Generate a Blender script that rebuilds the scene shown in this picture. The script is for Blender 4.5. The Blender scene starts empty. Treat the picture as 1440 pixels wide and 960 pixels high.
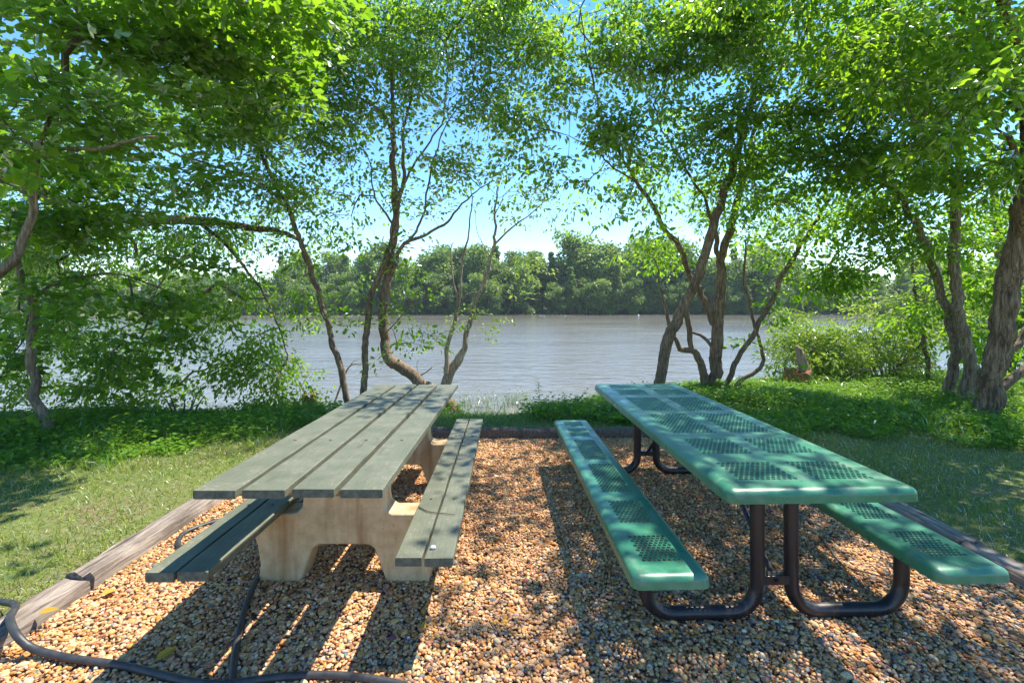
import bpy, math, random
import numpy as np
from mathutils import Vector, Matrix
R = math.radians
RNG = np.random.default_rng(7)
random.seed(7)
SC = bpy.context.scene
COL = SC.collection

# ------------------------------------------------------------------ camera frame
F, CX, HY, H = 660.0, 720.0, 430.0, 1.44      # focal length / principal point (photo pixels), eye height
def P(x, y, Z):                                # photo pixel + distance -> point in the place
    return np.array([(x - CX) * Z / F, Z, H - (y - HY) * Z / F])
def G(x, y, z=0.0):                            # photo pixel -> point on level ground
    Z = F * (H - z) / (y - HY)
    return np.array([(x - CX) * Z / F, Z, z])

SUN = Vector((0.42, 0.30, 1.0)).normalized()   # towards the sun
WATER_Z = -0.50

# ------------------------------------------------------------------ mesh helpers
def link(o, parent=None):
    COL.objects.link(o)
    if parent is not None:
        o.parent = parent
    return o

def mesh_np(name, V, faces, mat, parent=None, smooth=False, rnd=None, col=None):
    """faces: list of (k, int array (n,k)). rnd: per-vertex float attribute."""
    me = bpy.data.meshes.new(name)
    V = np.asarray(V, dtype=np.float32)
    me.vertices.add(len(V)); me.vertices.foreach_set('co', V.ravel())
    li, ls, lt, off = [], [], [], 0
    for f in faces:
        f = np.asarray(f, dtype=np.int32)
        if f.size == 0: continue
        n, k = f.shape
        li.append(f.ravel()); ls.append(off + np.arange(n, dtype=np.int32) * k); lt.append(np.full(n, k, dtype=np.int32))
        off += n * k
    li = np.concatenate(li); ls = np.concatenate(ls); lt = np.concatenate(lt)
    me.loops.add(len(li)); me.loops.foreach_set('vertex_index', li)
    me.polygons.add(len(ls)); me.polygons.foreach_set('loop_start', ls); me.polygons.foreach_set('loop_total', lt)
    me.update(calc_edges=True)
    me.polygons.foreach_set('use_smooth', np.full(len(ls), smooth, dtype=bool))
    if rnd is not None:
        a = me.attributes.new('rnd', 'FLOAT', 'POINT'); a.data.foreach_set('value', np.asarray(rnd, dtype=np.float32))
    if col is not None:
        a = me.attributes.new('tint', 'FLOAT_COLOR', 'POINT'); a.data.foreach_set('color', np.asarray(col, dtype=np.float32).ravel())
    me.validate(clean_customdata=False)
    me.materials.append(mat)
    o = bpy.data.objects.new(name, me)
    return link(o, parent)

class MB:
    """collects python verts/faces for one mesh"""
    def __init__(s): s.v = []; s.f = []
    def add(s, vs, fs):
        b = len(s.v); s.v += [tuple(map(float, p)) for p in vs]; s.f += [tuple(i + b for i in f) for f in fs]
    def box(s, lo, hi):
        x0, y0, z0 = lo; x1, y1, z1 = hi
        s.add([(x0,y0,z0),(x1,y0,z0),(x1,y1,z0),(x0,y1,z0),(x0,y0,z1),(x1,y0,z1),(x1,y1,z1),(x0,y1,z1)],
              [(3,2,1,0),(4,5,6,7),(0,1,5,4),(1,2,6,5),(2,3,7,6),(3,0,4,7)])
    def tube(s, pts, rad, n=10, cap=True):
        v, f = tube_np(np.array(pts, float), rad, n)
        base = len(s.v); s.add(v, f)
        if cap:
            s.f.append(tuple(base + i for i in reversed(range(n)))); m = base + len(v) - n
            s.f.append(tuple(m + i for i in range(n)))
    def build(s, name, mat, parent=None, smooth=False, bevel=0, seg=2, autosmooth=None):
        me = bpy.data.meshes.new(name); me.from_pydata(s.v, [], s.f); me.update()
        me.materials.append(mat)
        o = bpy.data.objects.new(name, me); link(o, parent)
        if smooth: me.polygons.foreach_set('use_smooth', [True] * len(me.polygons))
        if bevel:
            b = o.modifiers.new('bevel', 'BEVEL'); b.width = bevel; b.segments = seg; b.limit_method = 'ANGLE'; b.angle_limit = R(35)
        if autosmooth is not None:
            me.polygons.foreach_set('use_smooth', [True] * len(me.polygons))
            me.set_sharp_from_angle(angle=R(autosmooth))
        return o

def tube_np(pts, rad, n):
    m = len(pts)
    rad = np.full(m, rad, float) if np.isscalar(rad) else np.asarray(rad, float)
    t = np.gradient(pts, axis=0) if m > 2 else np.repeat((pts[1:] - pts[:1]), m, 0)
    t /= np.linalg.norm(t, axis=1, keepdims=True) + 1e-9
    u = np.cross(t[0], [0, 0, 1.0]) if abs(t[0][2]) < .9 else np.cross(t[0], [1.0, 0, 0])
    u /= np.linalg.norm(u)
    a = np.arange(n) * 2 * math.pi / n
    V = np.empty((m * n, 3)); ca, sa = np.cos(a)[:, None], np.sin(a)[:, None]
    for i in range(m):
        u = u - t[i] * u.dot(t[i]); u /= np.linalg.norm(u) + 1e-9
        w = np.cross(t[i], u)
        V[i*n:(i+1)*n] = pts[i] + rad[i] * (ca * u + sa * w)
    f = []
    for i in range(m - 1):
        for k in range(n):
            a0 = i*n + k; b0 = i*n + (k+1) % n
            f.append((a0, b0, b0 + n, a0 + n))
    return V, f

def smooth_path(pts, step=0.1, extra=None):
    """Catmull-Rom through pts (n,k), resampled at step (first three columns are positions)."""
    p = np.asarray(pts, float)
    if len(p) < 2: return p
    q = np.vstack([2*p[0]-p[1], p, 2*p[-1]-p[-2]])
    out = []
    for i in range(1, len(q) - 2):
        L = np.linalg.norm(q[i+1][:3] - q[i][:3]); n = max(1, int(round(L / step)))
        for j in range(n):
            t = j / n
            out.append(.5*((2*q[i]) + (-q[i-1]+q[i+1])*t + (2*q[i-1]-5*q[i]+4*q[i+1]-q[i+2])*t*t + (-q[i-1]+3*q[i]-3*q[i+1]+q[i+2])*t**3))
    out.append(p[-1])
    return np.array(out)

def tag(o, label=None, cat=None, group=None, kind=None):
    if label: o['label'] = label
    if cat: o['category'] = cat
    if group: o['group'] = group
    if kind: o['kind'] = kind
    return o
def empty(name, loc, rz=0.0):
    o = bpy.data.objects.new(name, None); o.empty_display_size = .1
    o.location = tuple(map(float, loc)); o.rotation_euler = (0, 0, rz)
    return link(o)
def copy_tree(o, parent=None):
    c = o.copy(); COL.objects.link(c); c.parent = parent
    for ch in list(o.children): copy_tree(ch, c)
    return c

# value noise for placement (not for shading)
_perm = RNG.random((64, 64))
def vnoise(x, y, s):
    x = np.asarray(x) * s + 100.37; y = np.asarray(y) * s + 57.71
    xi = np.floor(x).astype(int); yi = np.floor(y).astype(int); fx = x - xi; fy = y - yi
    fx = fx*fx*(3-2*fx); fy = fy*fy*(3-2*fy)
    g = lambda a, b: _perm[a % 64, b % 64]
    return (g(xi,yi)*(1-fx)+g(xi+1,yi)*fx)*(1-fy) + (g(xi,yi+1)*(1-fx)+g(xi+1,yi+1)*fx)*fy

# ------------------------------------------------------------------ materials
class NT:
    def __init__(s, name):
        s.m = bpy.data.materials.new(name); s.m.use_nodes = True
        s.t = s.m.node_tree; s.t.nodes.clear()
        s.out = s.t.nodes.new('ShaderNodeOutputMaterial')
    def n(s, typ, ins=None, **kw):
        nd = s.t.nodes.new('ShaderNode' + typ)
        for k, v in kw.items(): setattr(nd, k, v)
        for k, v in (ins or {}).items():
            if isinstance(v, tuple) and len(v) == 2 and hasattr(v[0], 'outputs'):
                s.t.links.new(v[0].outputs[v[1]], nd.inputs[k])
            elif hasattr(v, 'outputs'):
                s.t.links.new(v.outputs[0], nd.inputs[k])
            else: nd.inputs[k].default_value = v
        return nd
    def ramp(s, fac, stops, interp='LINEAR'):
        nd = s.n('ValToRGB', {'Fac': fac}); cr = nd.color_ramp; cr.interpolation = interp
        while len(cr.elements) < len(stops): cr.elements.new(.5)
        for e, (p, c) in zip(cr.elements, stops):
            e.position = p; e.color = (c, c, c, 1) if np.isscalar(c) else (*c, 1)
        return nd
    def mix(s, fac, a, b, blend='MIX'):
        nd = s.n('Mix', data_type='RGBA', blend_type=blend)
        for sock, v in ((nd.inputs[0], fac), (nd.inputs[6], a), (nd.inputs[7], b)):
            if hasattr(v, 'outputs'):
                o = v.outputs[2] if v.bl_idname == 'ShaderNodeMix' else v.outputs[0]
                s.t.links.new(o, sock)
            elif isinstance(v, tuple) and len(v) == 3: sock.default_value = (*v, 1)
            else: sock.default_value = v
        return nd
    def link(s, a, b): s.t.links.new(a, b)
    def co(s, scale=(1,1,1), kind='Object', rot=(0,0,0)):
        tc = s.n('TexCoord'); mp = s.n('Mapping', {'Scale': scale, 'Rotation': rot}); s.link(tc.outputs[kind], mp.inputs['Vector']); return mp
    def noise(s, co, scale, detail=4, rough=.55, dist=0.0):
        return s.n('TexNoise', {'Vector': co, 'Scale': scale, 'Detail': detail, 'Roughness': rough, 'Distortion': dist})
    def bump(s, h, strength=.3, dist=.01, prev=None):
        b = s.n('Bump', {'Height': h, 'Strength': strength, 'Distance': dist})
        if prev is not None: s.link(prev.outputs[0], b.inputs['Normal'])
        return b
    def principled(s, color, rough=.6, normal=None, **kw):
        p = s.n('BsdfPrincipled')
        if hasattr(color, 'outputs'):
            s.link(color.outputs[2] if color.bl_idname == 'ShaderNodeMix' else color.outputs[0], p.inputs['Base Color'])
        else: p.inputs['Base Color'].default_value = (*color, 1)
        if hasattr(rough, 'outputs'): s.link(rough.outputs[0], p.inputs['Roughness'])
        else: p.inputs['Roughness'].default_value = rough
        if normal is not None: s.link(normal.outputs[0], p.inputs['Normal'])
        for k, v in kw.items(): p.inputs[k].default_value = v
        s.link(p.outputs[0], s.out.inputs['Surface'])
        return p

def leaf_mat(name, dark, mid, light, trans, gloss=.35, tmix=.45):
    t = NT(name)
    at = t.n('Attribute', attribute_name='rnd')
    c = t.ramp((at, 'Fac'), [(0, dark), (.5, mid), (1, light)])
    tr = t.mix(1.0, c, trans, 'MULTIPLY')
    d = t.n('BsdfDiffuse', {'Color': c})
    tl = t.n('BsdfTranslucent'); t.link(tr.outputs[2], tl.inputs['Color'])
    mx = t.n('MixShader', {0: tmix}); t.link(d.outputs[0], mx.inputs[1]); t.link(tl.outputs[0], mx.inputs[2])
    g = t.n('BsdfGlossy', {'Color': (1, 1, 1, 1), 'Roughness': gloss})
    fr0 = t.n('Fresnel', {'IOR': 1.33}); fr = t.n('Math', {0: fr0, 1: .35}, operation='MULTIPLY')
    m2 = t.n('MixShader'); t.link(fr.outputs[0], m2.inputs[0]); t.link(mx.outputs[0], m2.inputs[1]); t.link(g.outputs[0], m2.inputs[2])
    t.link(m2.outputs[0], t.out.inputs['Surface'])
    return t.m

M = {}
TR = (3.3, 3.05, 1.0)
M['leaf_maple'] = leaf_mat('maple_leaf', (.050,.115,.014), (.085,.170,.018), (.130,.225,.025), TR, tmix=.6)
M['leaf_ovate'] = leaf_mat('ovate_leaf', (.055,.120,.015), (.090,.175,.019), (.135,.225,.025), TR, tmix=.6)
M['leaf_right'] = leaf_mat('elm_leaf', (.055,.120,.013), (.092,.180,.017), (.140,.235,.024), TR, tmix=.6)
M['leaf_pale'] = leaf_mat('willow_leaf', (.15,.24,.04), (.22,.32,.06), (.30,.40,.09), (1.9,1.8,.8))
M['leaf_weed'] = leaf_mat('weed_leaf', (.070,.175,.014), (.120,.250,.020), (.190,.320,.032), (2.4,2.1,.8))
M['grass'] = leaf_mat('grass_blade', (.12,.23,.02), (.22,.30,.035), (.40,.31,.10), (1.5,1.4,.9), gloss=.5, tmix=.3)
M['leaf_far'] = leaf_mat('far_leaf', (.065,.120,.030), (.115,.190,.042), (.185,.265,.07), (2.4,2.3,.9), gloss=.6, tmix=.5)
M['reed'] = leaf_mat('reed_blade', (.12,.18,.06), (.18,.24,.08), (.26,.30,.12), (1.4,1.4,.9), tmix=.3)
M['litter'] = leaf_mat('dry_leaf', (.13,.07,.03), (.24,.14,.06), (.40,.28,.12), (1.0,.9,.6), tmix=.15)
M['yellow_leaf'] = leaf_mat('yellow_leaf', (.42,.26,.03), (.50,.32,.05), (.55,.40,.10), (1.3,1.2,.6), tmix=.25)

def bark(name, a, b, c, vs=1.0, ridge=.5):
    t = NT(name); co = t.co((1, 1, .13)); n1 = t.noise(co, 46*vs, 6, .65, .8); co2 = t.co(); n2 = t.noise(co2, 2.2, 3)
    col = t.ramp(n1, [(.36, a), (.5, b), (.64, c)])
    mo = t.ramp(n2, [(.35, .75), (.65, 1.2)])
    cc = t.mix(1.0, col, mo, 'MULTIPLY')
    n3 = t.noise(co2, 90, 3)
    b1 = t.bump(n1, ridge, .02); b2 = t.bump(n3, .25, .004, b1)
    t.principled(cc, .9, b2)
    return t.m
M['bark'] = bark('bark_brown', (.060,.038,.021), (.165,.108,.064), (.30,.21,.135))
M['bark_grey'] = bark('bark_grey', (.075,.055,.036), (.18,.135,.088), (.32,.255,.18))
M['bark_dark'] = bark('bark_ridged', (.04,.026,.016), (.16,.105,.062), (.32,.225,.145), .7, 1.0)
M['twig'] = bark('twig_bark', (.06,.045,.03), (.12,.09,.06), (.20,.15,.10), 1.5)
M['dead_wood'] = bark('dead_wood', (.12,.085,.055), (.28,.20,.13), (.45,.36,.26))

def mk_ground():
    t = NT('lawn_soil'); co = t.co()
    n = t.noise(co, 1.3, 5, .6); n2 = t.noise(co, 35, 4, .7)
    a = t.ramp(n2, [(.3, (.09,.065,.035)), (.55, (.17,.13,.065)), (.75, (.27,.215,.115))])
    b = t.ramp(n2, [(.3, (.06,.085,.015)), (.7, (.14,.16,.035))])
    f = t.ramp(n, [(.32, 0), (.52, 1)])
    c = t.mix(f, a, b); bm = t.bump(n2, .6, .02)
    t.principled(c, .95, bm); return t.m
M['ground'] = mk_ground()

def mk_gravelbed():
    t = NT('gravel_base'); co = t.co(); v = t.n('TexVoronoi', {'Vector': co, 'Scale': 55.0})
    c = t.ramp((v, 'Color'), [(0, (.10,.06,.035)), (.5, (.26,.15,.08)), (1, (.38,.25,.15))])
    b = t.bump((v, 'Distance'), .8, -.01); t.principled(c, .9, b); return t.m
M['gravel_bed'] = mk_gravelbed()

def mk_pebble():
    t = NT('pebble'); at = t.n('Attribute', attribute_name='tint'); co = t.co(); n = t.noise(co, 160, 3, .6)
    m = t.ramp(n, [(.3, .72), (.7, 1.2)])
    c = t.mix(1.0, at, m, 'MULTIPLY'); b = t.bump(n, .25, .002)
    t.principled(c, .8, b, **{'Specular IOR Level': .25}); return t.m
M['pebble'] = mk_pebble()

def mk_paintwood():
    t = NT('weathered_green_paint'); co = t.co((1, .06, 1)); g = t.noise(co, 150, 5, .65, .3); co2 = t.co(); n = t.noise(co2, 7, 6, .65); s = t.noise(co2, 60, 4, .7)
    base = t.ramp(n, [(.3, (.090,.099,.066)), (.55, (.122,.129,.088)), (.75, (.157,.161,.115))])
    gr = t.ramp(g, [(.3, .80), (.5, 1.0), (.75, 1.06)])
    c = t.mix(1.0, base, gr, 'MULTIPLY')
    w = t.mix(1.0, t.ramp(s, [(.55, 0), (.64, 1)]), t.ramp(n, [(.45, 0), (.58, .9)]), 'MULTIPLY')
    c2 = t.mix(w, c, (.22,.185,.14))
    kn = t.noise(t.co((1,.35,1)), 9, 2, .5); k = t.ramp(kn, [(.66, 0), (.71, .8)])
    c3 = t.mix(k, c2, (.07,.065,.05))
    b = t.bump(g, .35, .004); b2 = t.bump(s, .15, .003, b)
    t.principled(c3, t.ramp(g, [(.3, .62), (.7, .5)]), b2, **{'Specular IOR Level': .35}); return t.m
M['paint_wood'] = mk_paintwood()
def mk_bolt():
    t = NT('rusty_bolt'); n = t.noise(t.co(), 200, 3)
    t.principled(t.ramp(n, [(.4, (.03,.02,.015)), (.6, (.12,.06,.03))]), .7); return t.m
M['bolt'] = mk_bolt()
def mk_batten():
    t = NT('bare_brown_board'); n = t.noise(t.co((.06,1,1)), 60, 5, .7)
    t.principled(t.ramp(n, [(.3, (.16,.085,.04)), (.7, (.32,.19,.10))]), .85, t.bump(n, .3, .004)); return t.m
M['batten'] = mk_batten()
def mk_edgewood():
    t = NT('bare_dark_plank_edge'); co = t.co((1,1,1)); n = t.noise(co, 40, 5, .7)
    c = t.ramp(n, [(.35, (.045,.055,.045)), (.6, (.10,.115,.09)), (.75, (.18,.16,.12))])
    t.principled(c, .85, t.bump(n, .5, .006)); return t.m
M['edge_wood'] = mk_edgewood()

def mk_concrete():
    t = NT('stained_concrete'); co = t.co(); n = t.noise(co, 14, 6, .65); f = t.noise(co, 120, 3, .6)
    st = t.noise(t.co((1, 1, .10)), 7, 4, .6, .2)
    st2 = t.noise(t.co((1, 1, .05)), 17, 3, .6)
    base = t.ramp(n, [(.3, (.42,.295,.155)), (.55, (.53,.39,.225)), (.75, (.59,.47,.31))])
    a = t.mix(t.ramp(st, [(.47, 0), (.62, .7)]), base, (.25,.125,.042))
    pit = t.noise(co, 60, 3, .6); b = t.mix(t.ramp(pit, [(.62, 0), (.70, .6)]), a, (.20,.15,.09))
    t.principled(b, .9, t.bump(f, .3, .003, t.bump(n, .2, .006))); return t.m
M['concrete'] = mk_concrete()

def mk_plastic():
    t = NT('green_coated_steel'); co = t.co(); n = t.noise(co, 3.0, 5, .6); f = t.noise(co, 70, 4, .65); s = t.noise(co, 13, 3, .6, .5)
    base = t.ramp(n, [(.3, (.018,.122,.064)), (.55, (.034,.172,.094)), (.75, (.080,.215,.138))])
    a = t.mix(t.ramp(s, [(.50, 0), (.72, .5)]), base, (.15,.225,.155))
    b = t.mix(t.ramp(f, [(.62, 0), (.75, .35)]), a, (.10,.14,.12))
    t.principled(b, t.ramp(s, [(.35, .26), (.7, .48)]), t.bump(f, .06, .002)); return t.m
M['green_coat'] = mk_plastic()
def mk_steel():
    t = NT('black_painted_steel'); co = t.co(); n = t.noise(co, 20, 4, .7); s = t.noise(t.co((1,1,.08)), 18, 4, .6)
    c = t.mix(t.ramp(s, [(.54, 0), (.70, .55)]), (.016,.015,.019), (.13,.07,.038))
    t.principled(c, t.ramp(n, [(.3, .25), (.7, .5)]), t.bump(n, .06, .002)); return t.m
M['steel'] = mk_steel()
def mk_timber():
    t = NT('weathered_timber'); co = t.co((1, .05, 1)); g = t.noise(co, 45, 6, .7, .4); n = t.noise(t.co(), 3, 4)
    a = t.ramp(g, [(.36, (.035,.026,.02)), (.46, (.17,.13,.10)), (.70, (.36,.305,.25))])
    m = t.ramp(n, [(.35, .7), (.65, 1.15)])
    t.principled(t.mix(1.0, a, m, 'MULTIPLY'), .9, t.bump(g, .8, .012)); return t.m
M['timber'] = mk_timber()
def mk_timber_dark():
    t = NT('dark_timber'); co = t.co((.05, 1, 1)); g = t.noise(co, 45, 6, .7, .4)
    a = t.ramp(g, [(.28, (.03,.022,.018)), (.5, (.10,.07,.05)), (.75, (.22,.165,.12))])
    t.principled(a, .9, t.bump(g, .8, .012)); return t.m
M['timber_dark'] = mk_timber_dark()
def mk_rubber():
    t = NT('black_rubber'); n = t.noise(t.co(), 30, 4)
    t.principled(t.ramp(n, [(.3, (.018,.018,.020)), (.7, (.05,.048,.048))]), .5, t.bump(n, .1, .002)); return t.m
M['rubber'] = mk_rubber()
def mk_stump():
    t = NT('rotten_wood'); n = t.noise(t.co((1,1,.3)), 22, 5, .7); m = t.noise(t.co(), 5, 4)
    a = t.ramp(n, [(.3, (.08,.028,.012)), (.55, (.28,.10,.035)), (.75, (.46,.24,.10))])
    c = t.mix(t.ramp(m, [(.5, 0), (.62, .9)]), a, (.10,.15,.03))
    t.principled(c, .95, t.bump(n, .9, .02)); return t.m
M['rotten'] = mk_stump()
def mk_white():
    t = NT('white_float'); n = t.noise(t.co(), 8); t.principled(t.ramp(n, [(.3, .7), (.7, .82)]), .4); return t.m
M['white'] = mk_white()
def mk_water():
    t = NT('lake_water')
    a = t.noise(t.co((.45, 1, 1), rot=(0, 0, R(14))), 5.2, 4, .55, .6)
    b = t.noise(t.co((.4, 1, 1), rot=(0, 0, R(-16))), 1.6, 3, .5, .4)
    c = t.noise(t.co((.3, 1, 1), rot=(0, 0, R(5))), 14, 2, .5)
    wind = t.noise(t.co((.4, 1, 1)), .045, 3, .5)
    tc = t.n('TexCoord'); sx = t.n('SeparateXYZ', {0: (tc, 'Object')}); lee = t.n('MapRange', {'Value': (sx, 'Y'), 'From Min': 45.0, 'From Max': 96.0, 'To Min': .4, 'To Max': .04})
    b1 = t.bump(b, .4, .15); t.link(lee.outputs[0], b1.inputs['Strength']); b2 = t.bump(a, .6, .055, b1); lee2 = t.n('MapRange', {'Value': (sx, 'Y'), 'From Min': 30.0, 'From Max': 92.0, 'To Min': .6, 'To Max': .05}); t.link(lee2.outputs[0], b2.inputs['Strength']); b3 = t.bump(c, .4, .010, b2); t.link(lee2.outputs[0], b3.inputs['Strength'])
    col = t.ramp(wind, [(.35, (.155,.145,.118)), (.65, (.20,.19,.16))])
    rw = t.noise(t.co((.22, 1, 1)), .35, 3, .6); t.principled(col, t.ramp(rw, [(.35, .04), (.65, .15)]), b3, IOR=1.33); return t.m
M['water'] = mk_water()

# ------------------------------------------------------------------ terrain, water
_ex = np.array([-600, -14, -8, -2.8, -1.0, 0.0, 0.9, 1.6, 3.3, 5.5, 8, 12, 600])
_ey = np.array([5.0, 6.6, 6.0, 6.15, 6.2, 6.15, 6.5, 7.2, 8.3, 8.8, 9.2, 10.5, 14])
def edge_y(x): return np.interp(x, _ex, _ey)
def far_y(x): return 101 + 3.0*np.sin(np.asarray(x)*.045+.6) + 1.3*np.sin(np.asarray(x)*.21)
def zland(x, y):
    x = np.asarray(x, float); y = np.asarray(y, float)
    d = np.maximum(0, y - edge_y(x))
    z = -.25*d - .06*np.clip(d, 0, 1)**2
    bumps = (vnoise(x, y, .9) - .5)*.06
    ingravel = (x > -2.3) & (x < 2.75) & (y < 5.25)
    z = np.where(d > 0, z, 0) + np.where(ingravel, -.01, bumps + .03*(np.abs(x - .2) > 2.5))
    z = np.maximum(z, -1.5)
    fr = y - far_y(x)
    zf = np.where(fr < 0, .55*fr + WATER_Z, WATER_Z + np.minimum(.16*fr, .6) + np.clip(fr-3, 0, 80)*.05)
    return np.where(fr > -3, np.maximum(z, zf), z)

def build_ground():
    xs = np.unique(np.concatenate([np.arange(-9, 10.01, .15), np.arange(-60, 61, 3.0), np.arange(-160, 161, 20.), [-320, -240, 240, 320]]))
    ys = np.unique(np.concatenate([np.arange(0, 11.5, .15), np.arange(-40, 0, 4.), np.arange(12, 92, 8.), np.arange(94, 112, .8), np.arange(114, 200, 10.), [260, 320, 410]]))
    X, Y = np.meshgrid(xs, ys); Z = zland(X, Y)
    V = np.stack([X.ravel(), Y.ravel(), Z.ravel()], 1); nx, ny = len(xs), len(ys)
    i = (np.arange(ny-1)[:, None]*nx + np.arange(nx-1)[None]).ravel()
    tag(mesh_np('ground', V, [np.stack([i, i+1, i+nx+1, i+nx], 1)], M['ground'], smooth=True), kind='structure')
build_ground()

def sheet(name, x0, x1, y0, y1, z, mat, nx=1, ny=1):
    xs = np.linspace(x0, x1, nx+1); ys = np.linspace(y0, y1, ny+1); X, Y = np.meshgrid(xs, ys)
    V = np.stack([X.ravel(), Y.ravel(), np.full(X.size, z)], 1); n = nx+1
    i = (np.arange(ny)[:, None]*n + np.arange(nx)[None]).ravel()
    return mesh_np(name, V, [np.stack([i, i+1, i+n+1, i+n], 1)], mat)
tag(sheet('water', -315, 315, 5.6, 118, WATER_Z, M['water'], 20, 20), kind='structure')
GX0, GX1, GY1 = -2.11, 2.57, 5.06
tag(sheet('gravel_bed', GX0-.06, GX1+.06, -1.5, GY1+.05, .004, M['gravel_bed']), kind='structure')

# ------------------------------------------------------------------ gravel stones
def ico(sub):
    import bmesh
    bm = bmesh.new(); bmesh.ops.create_icosphere(bm, subdivisions=sub, radius=1.0)
    v = np.array([x.co[:] for x in bm.verts]); f = np.array([[q.index for q in p.verts] for p in bm.faces]); bm.free()
    return v, f
def stones(n, xr, yr, sub, smin, smax, seed):
    r = np.random.default_rng(seed); bv, bf = ico(sub)
    x = r.uniform(*xr, n); y = r.uniform(*yr, n)
    s = r.uniform(smin, smax, n) * np.where(r.random(n) < .07, 1.75, 1)
    sc = np.stack([s*r.uniform(.9, 1.35, n), s*r.uniform(.75, 1.0, n), s*r.uniform(.45, .8, n)], 1)
    mod = 1 + .16*np.sin(bv[None]*r.uniform(1.5, 3.5, (n, 1, 3)) + r.uniform(0, 6.28, (n, 1, 3)))   # lumpy, each its own
    v = bv[None]*mod*sc[:, None, :]
    az = r.uniform(0, 6.28, n); tx = r.normal(0, .35, n)
    c, d = np.cos(tx)[:, None], np.sin(tx)[:, None]
    y1 = v[..., 1]*c - v[..., 2]*d; z1 = v[..., 1]*d + v[..., 2]*c
    c, d = np.cos(az)[:, None], np.sin(az)[:, None]
    x2 = v[..., 0]*c - y1*d; y2 = v[..., 0]*d + y1*c
    lie = .009 + .010*vnoise(x, y, 2.0) + r.uniform(-.004, .008, n)
    V = np.stack([x2 + x[:, None], y2 + y[:, None], z1 + lie[:, None]], -1).reshape(-1, 3)
    Fc = (bf[None] + (np.arange(n)*len(bv))[:, None, None]).reshape(-1, 3)
    pal = np.array([(.56,.375,.20),(.47,.265,.115),(.42,.20,.07),(.50,.29,.18),(.35,.155,.065),(.60,.45,.28),(.22,.105,.05),(.27,.235,.21),(.13,.13,.14),(.66,.57,.44)])
    pr = np.array([.22,.22,.13,.16,.08,.09,.04,.03,.01,.02])
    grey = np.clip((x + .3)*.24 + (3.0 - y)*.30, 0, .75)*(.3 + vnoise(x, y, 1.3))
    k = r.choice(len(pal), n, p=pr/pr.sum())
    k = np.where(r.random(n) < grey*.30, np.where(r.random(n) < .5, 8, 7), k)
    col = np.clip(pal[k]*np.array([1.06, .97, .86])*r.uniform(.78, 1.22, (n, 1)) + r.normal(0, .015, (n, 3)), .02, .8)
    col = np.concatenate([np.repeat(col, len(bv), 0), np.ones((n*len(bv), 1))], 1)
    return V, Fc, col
def build_gravel():
    parts = [stones(50000, (GX0, GX1), (1.45, 2.75), 2, .0048, .0095, 1), stones(50000, (GX0, GX1), (2.7, 3.9), 1, .0052, .0098, 2),
             stones(40000, (GX0, GX1), (3.85, GY1), 1, .006, .0105, 3)]
    V, Fc, C, off = [], [], [], 0
    for v, f, c in parts: V.append(v); Fc.append(f+off); C.append(c); off += len(v)
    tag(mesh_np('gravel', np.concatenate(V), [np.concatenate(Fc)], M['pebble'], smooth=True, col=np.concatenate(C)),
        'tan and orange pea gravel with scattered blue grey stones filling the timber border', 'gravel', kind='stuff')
build_gravel()

# ------------------------------------------------------------------ leaves
OV_V = np.array([(0,0,0),(-.24,.30,.07),(-.20,.66,.06),(0,1,-.04),(.20,.66,.06),(.24,.30,.07)]); OV_F = [np.array([(0,3,2,1),(0,5,4,3)])]
LA_V = np.array([(0,0,0),(-.13,.30,.04),(-.10,.66,.03),(0,1,-.06),(.10,.66,.03),(.13,.30,.04)]); LA_F = OV_F
MP_V = np.array([(0,0,0),(-.30,-.04,.03),(-.55,.30,.05),(-.22,.36,.06),(-.30,.78,.02),(0,1,-.05),(.30,.78,.02),(.22,.36,.06),(.55,.30,.05),(.30,-.04,.03)])
MP_F = [np.array([(0,3,2,1),(0,5,4,3),(0,7,6,5),(0,9,8,7)])]
BL_V = np.array([(-.5,0,0),(.5,0,0),(.25,.6,.0),(-.25,.6,.0),(0,1,.25)]); BL_F = [np.array([(0,1,2,3)]), np.array([(3,2,4)])]

LEAFY, DENS = 2.6, 1.35
def norm(a): return a/(np.linalg.norm(a, axis=-1, keepdims=True) + 1e-9)
def leaf_cloud(base, direc, normal, size, width, shape, shapef):
    """place one leaf per row"""
    d = norm(direc); nrm = normal - d*(normal*d).sum(1, keepdims=True); nrm = norm(nrm); s = np.cross(d, nrm)
    V = base[:, None, :] + size[:, None, None]*(shape[None, :, 0:1]*s[:, None, :]*width[:, None, None] + shape[None, :, 1:2]*d[:, None, :] + shape[None, :, 2:3]*nrm[:, None, :])
    n, k = len(base), len(shape)
    fs = [(f[None] + (np.arange(n)*k)[:, None, None]).reshape(-1, f.shape[1]) for f in shapef]
    return V.reshape(-1, 3), fs

def blob_points(blobs, r):
    """blobs: (centre, radii(3), sprays per cubic metre)"""
    out = []
    for c, rad, dens in blobs:
        rad = np.array(rad, float); n = max(3, int(4.19*rad.prod()*dens))
        m = max(2, n//6); p = r.normal(size=(m, 3)); p = norm(p)*r.random((m, 1))**.42*rad
        q = p[r.integers(0, m, n)] + r.normal(0, 1, (n, 3))*[.19, .19, .12]
        out.append(np.array(c) + q)
    return np.concatenate(out)

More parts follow.
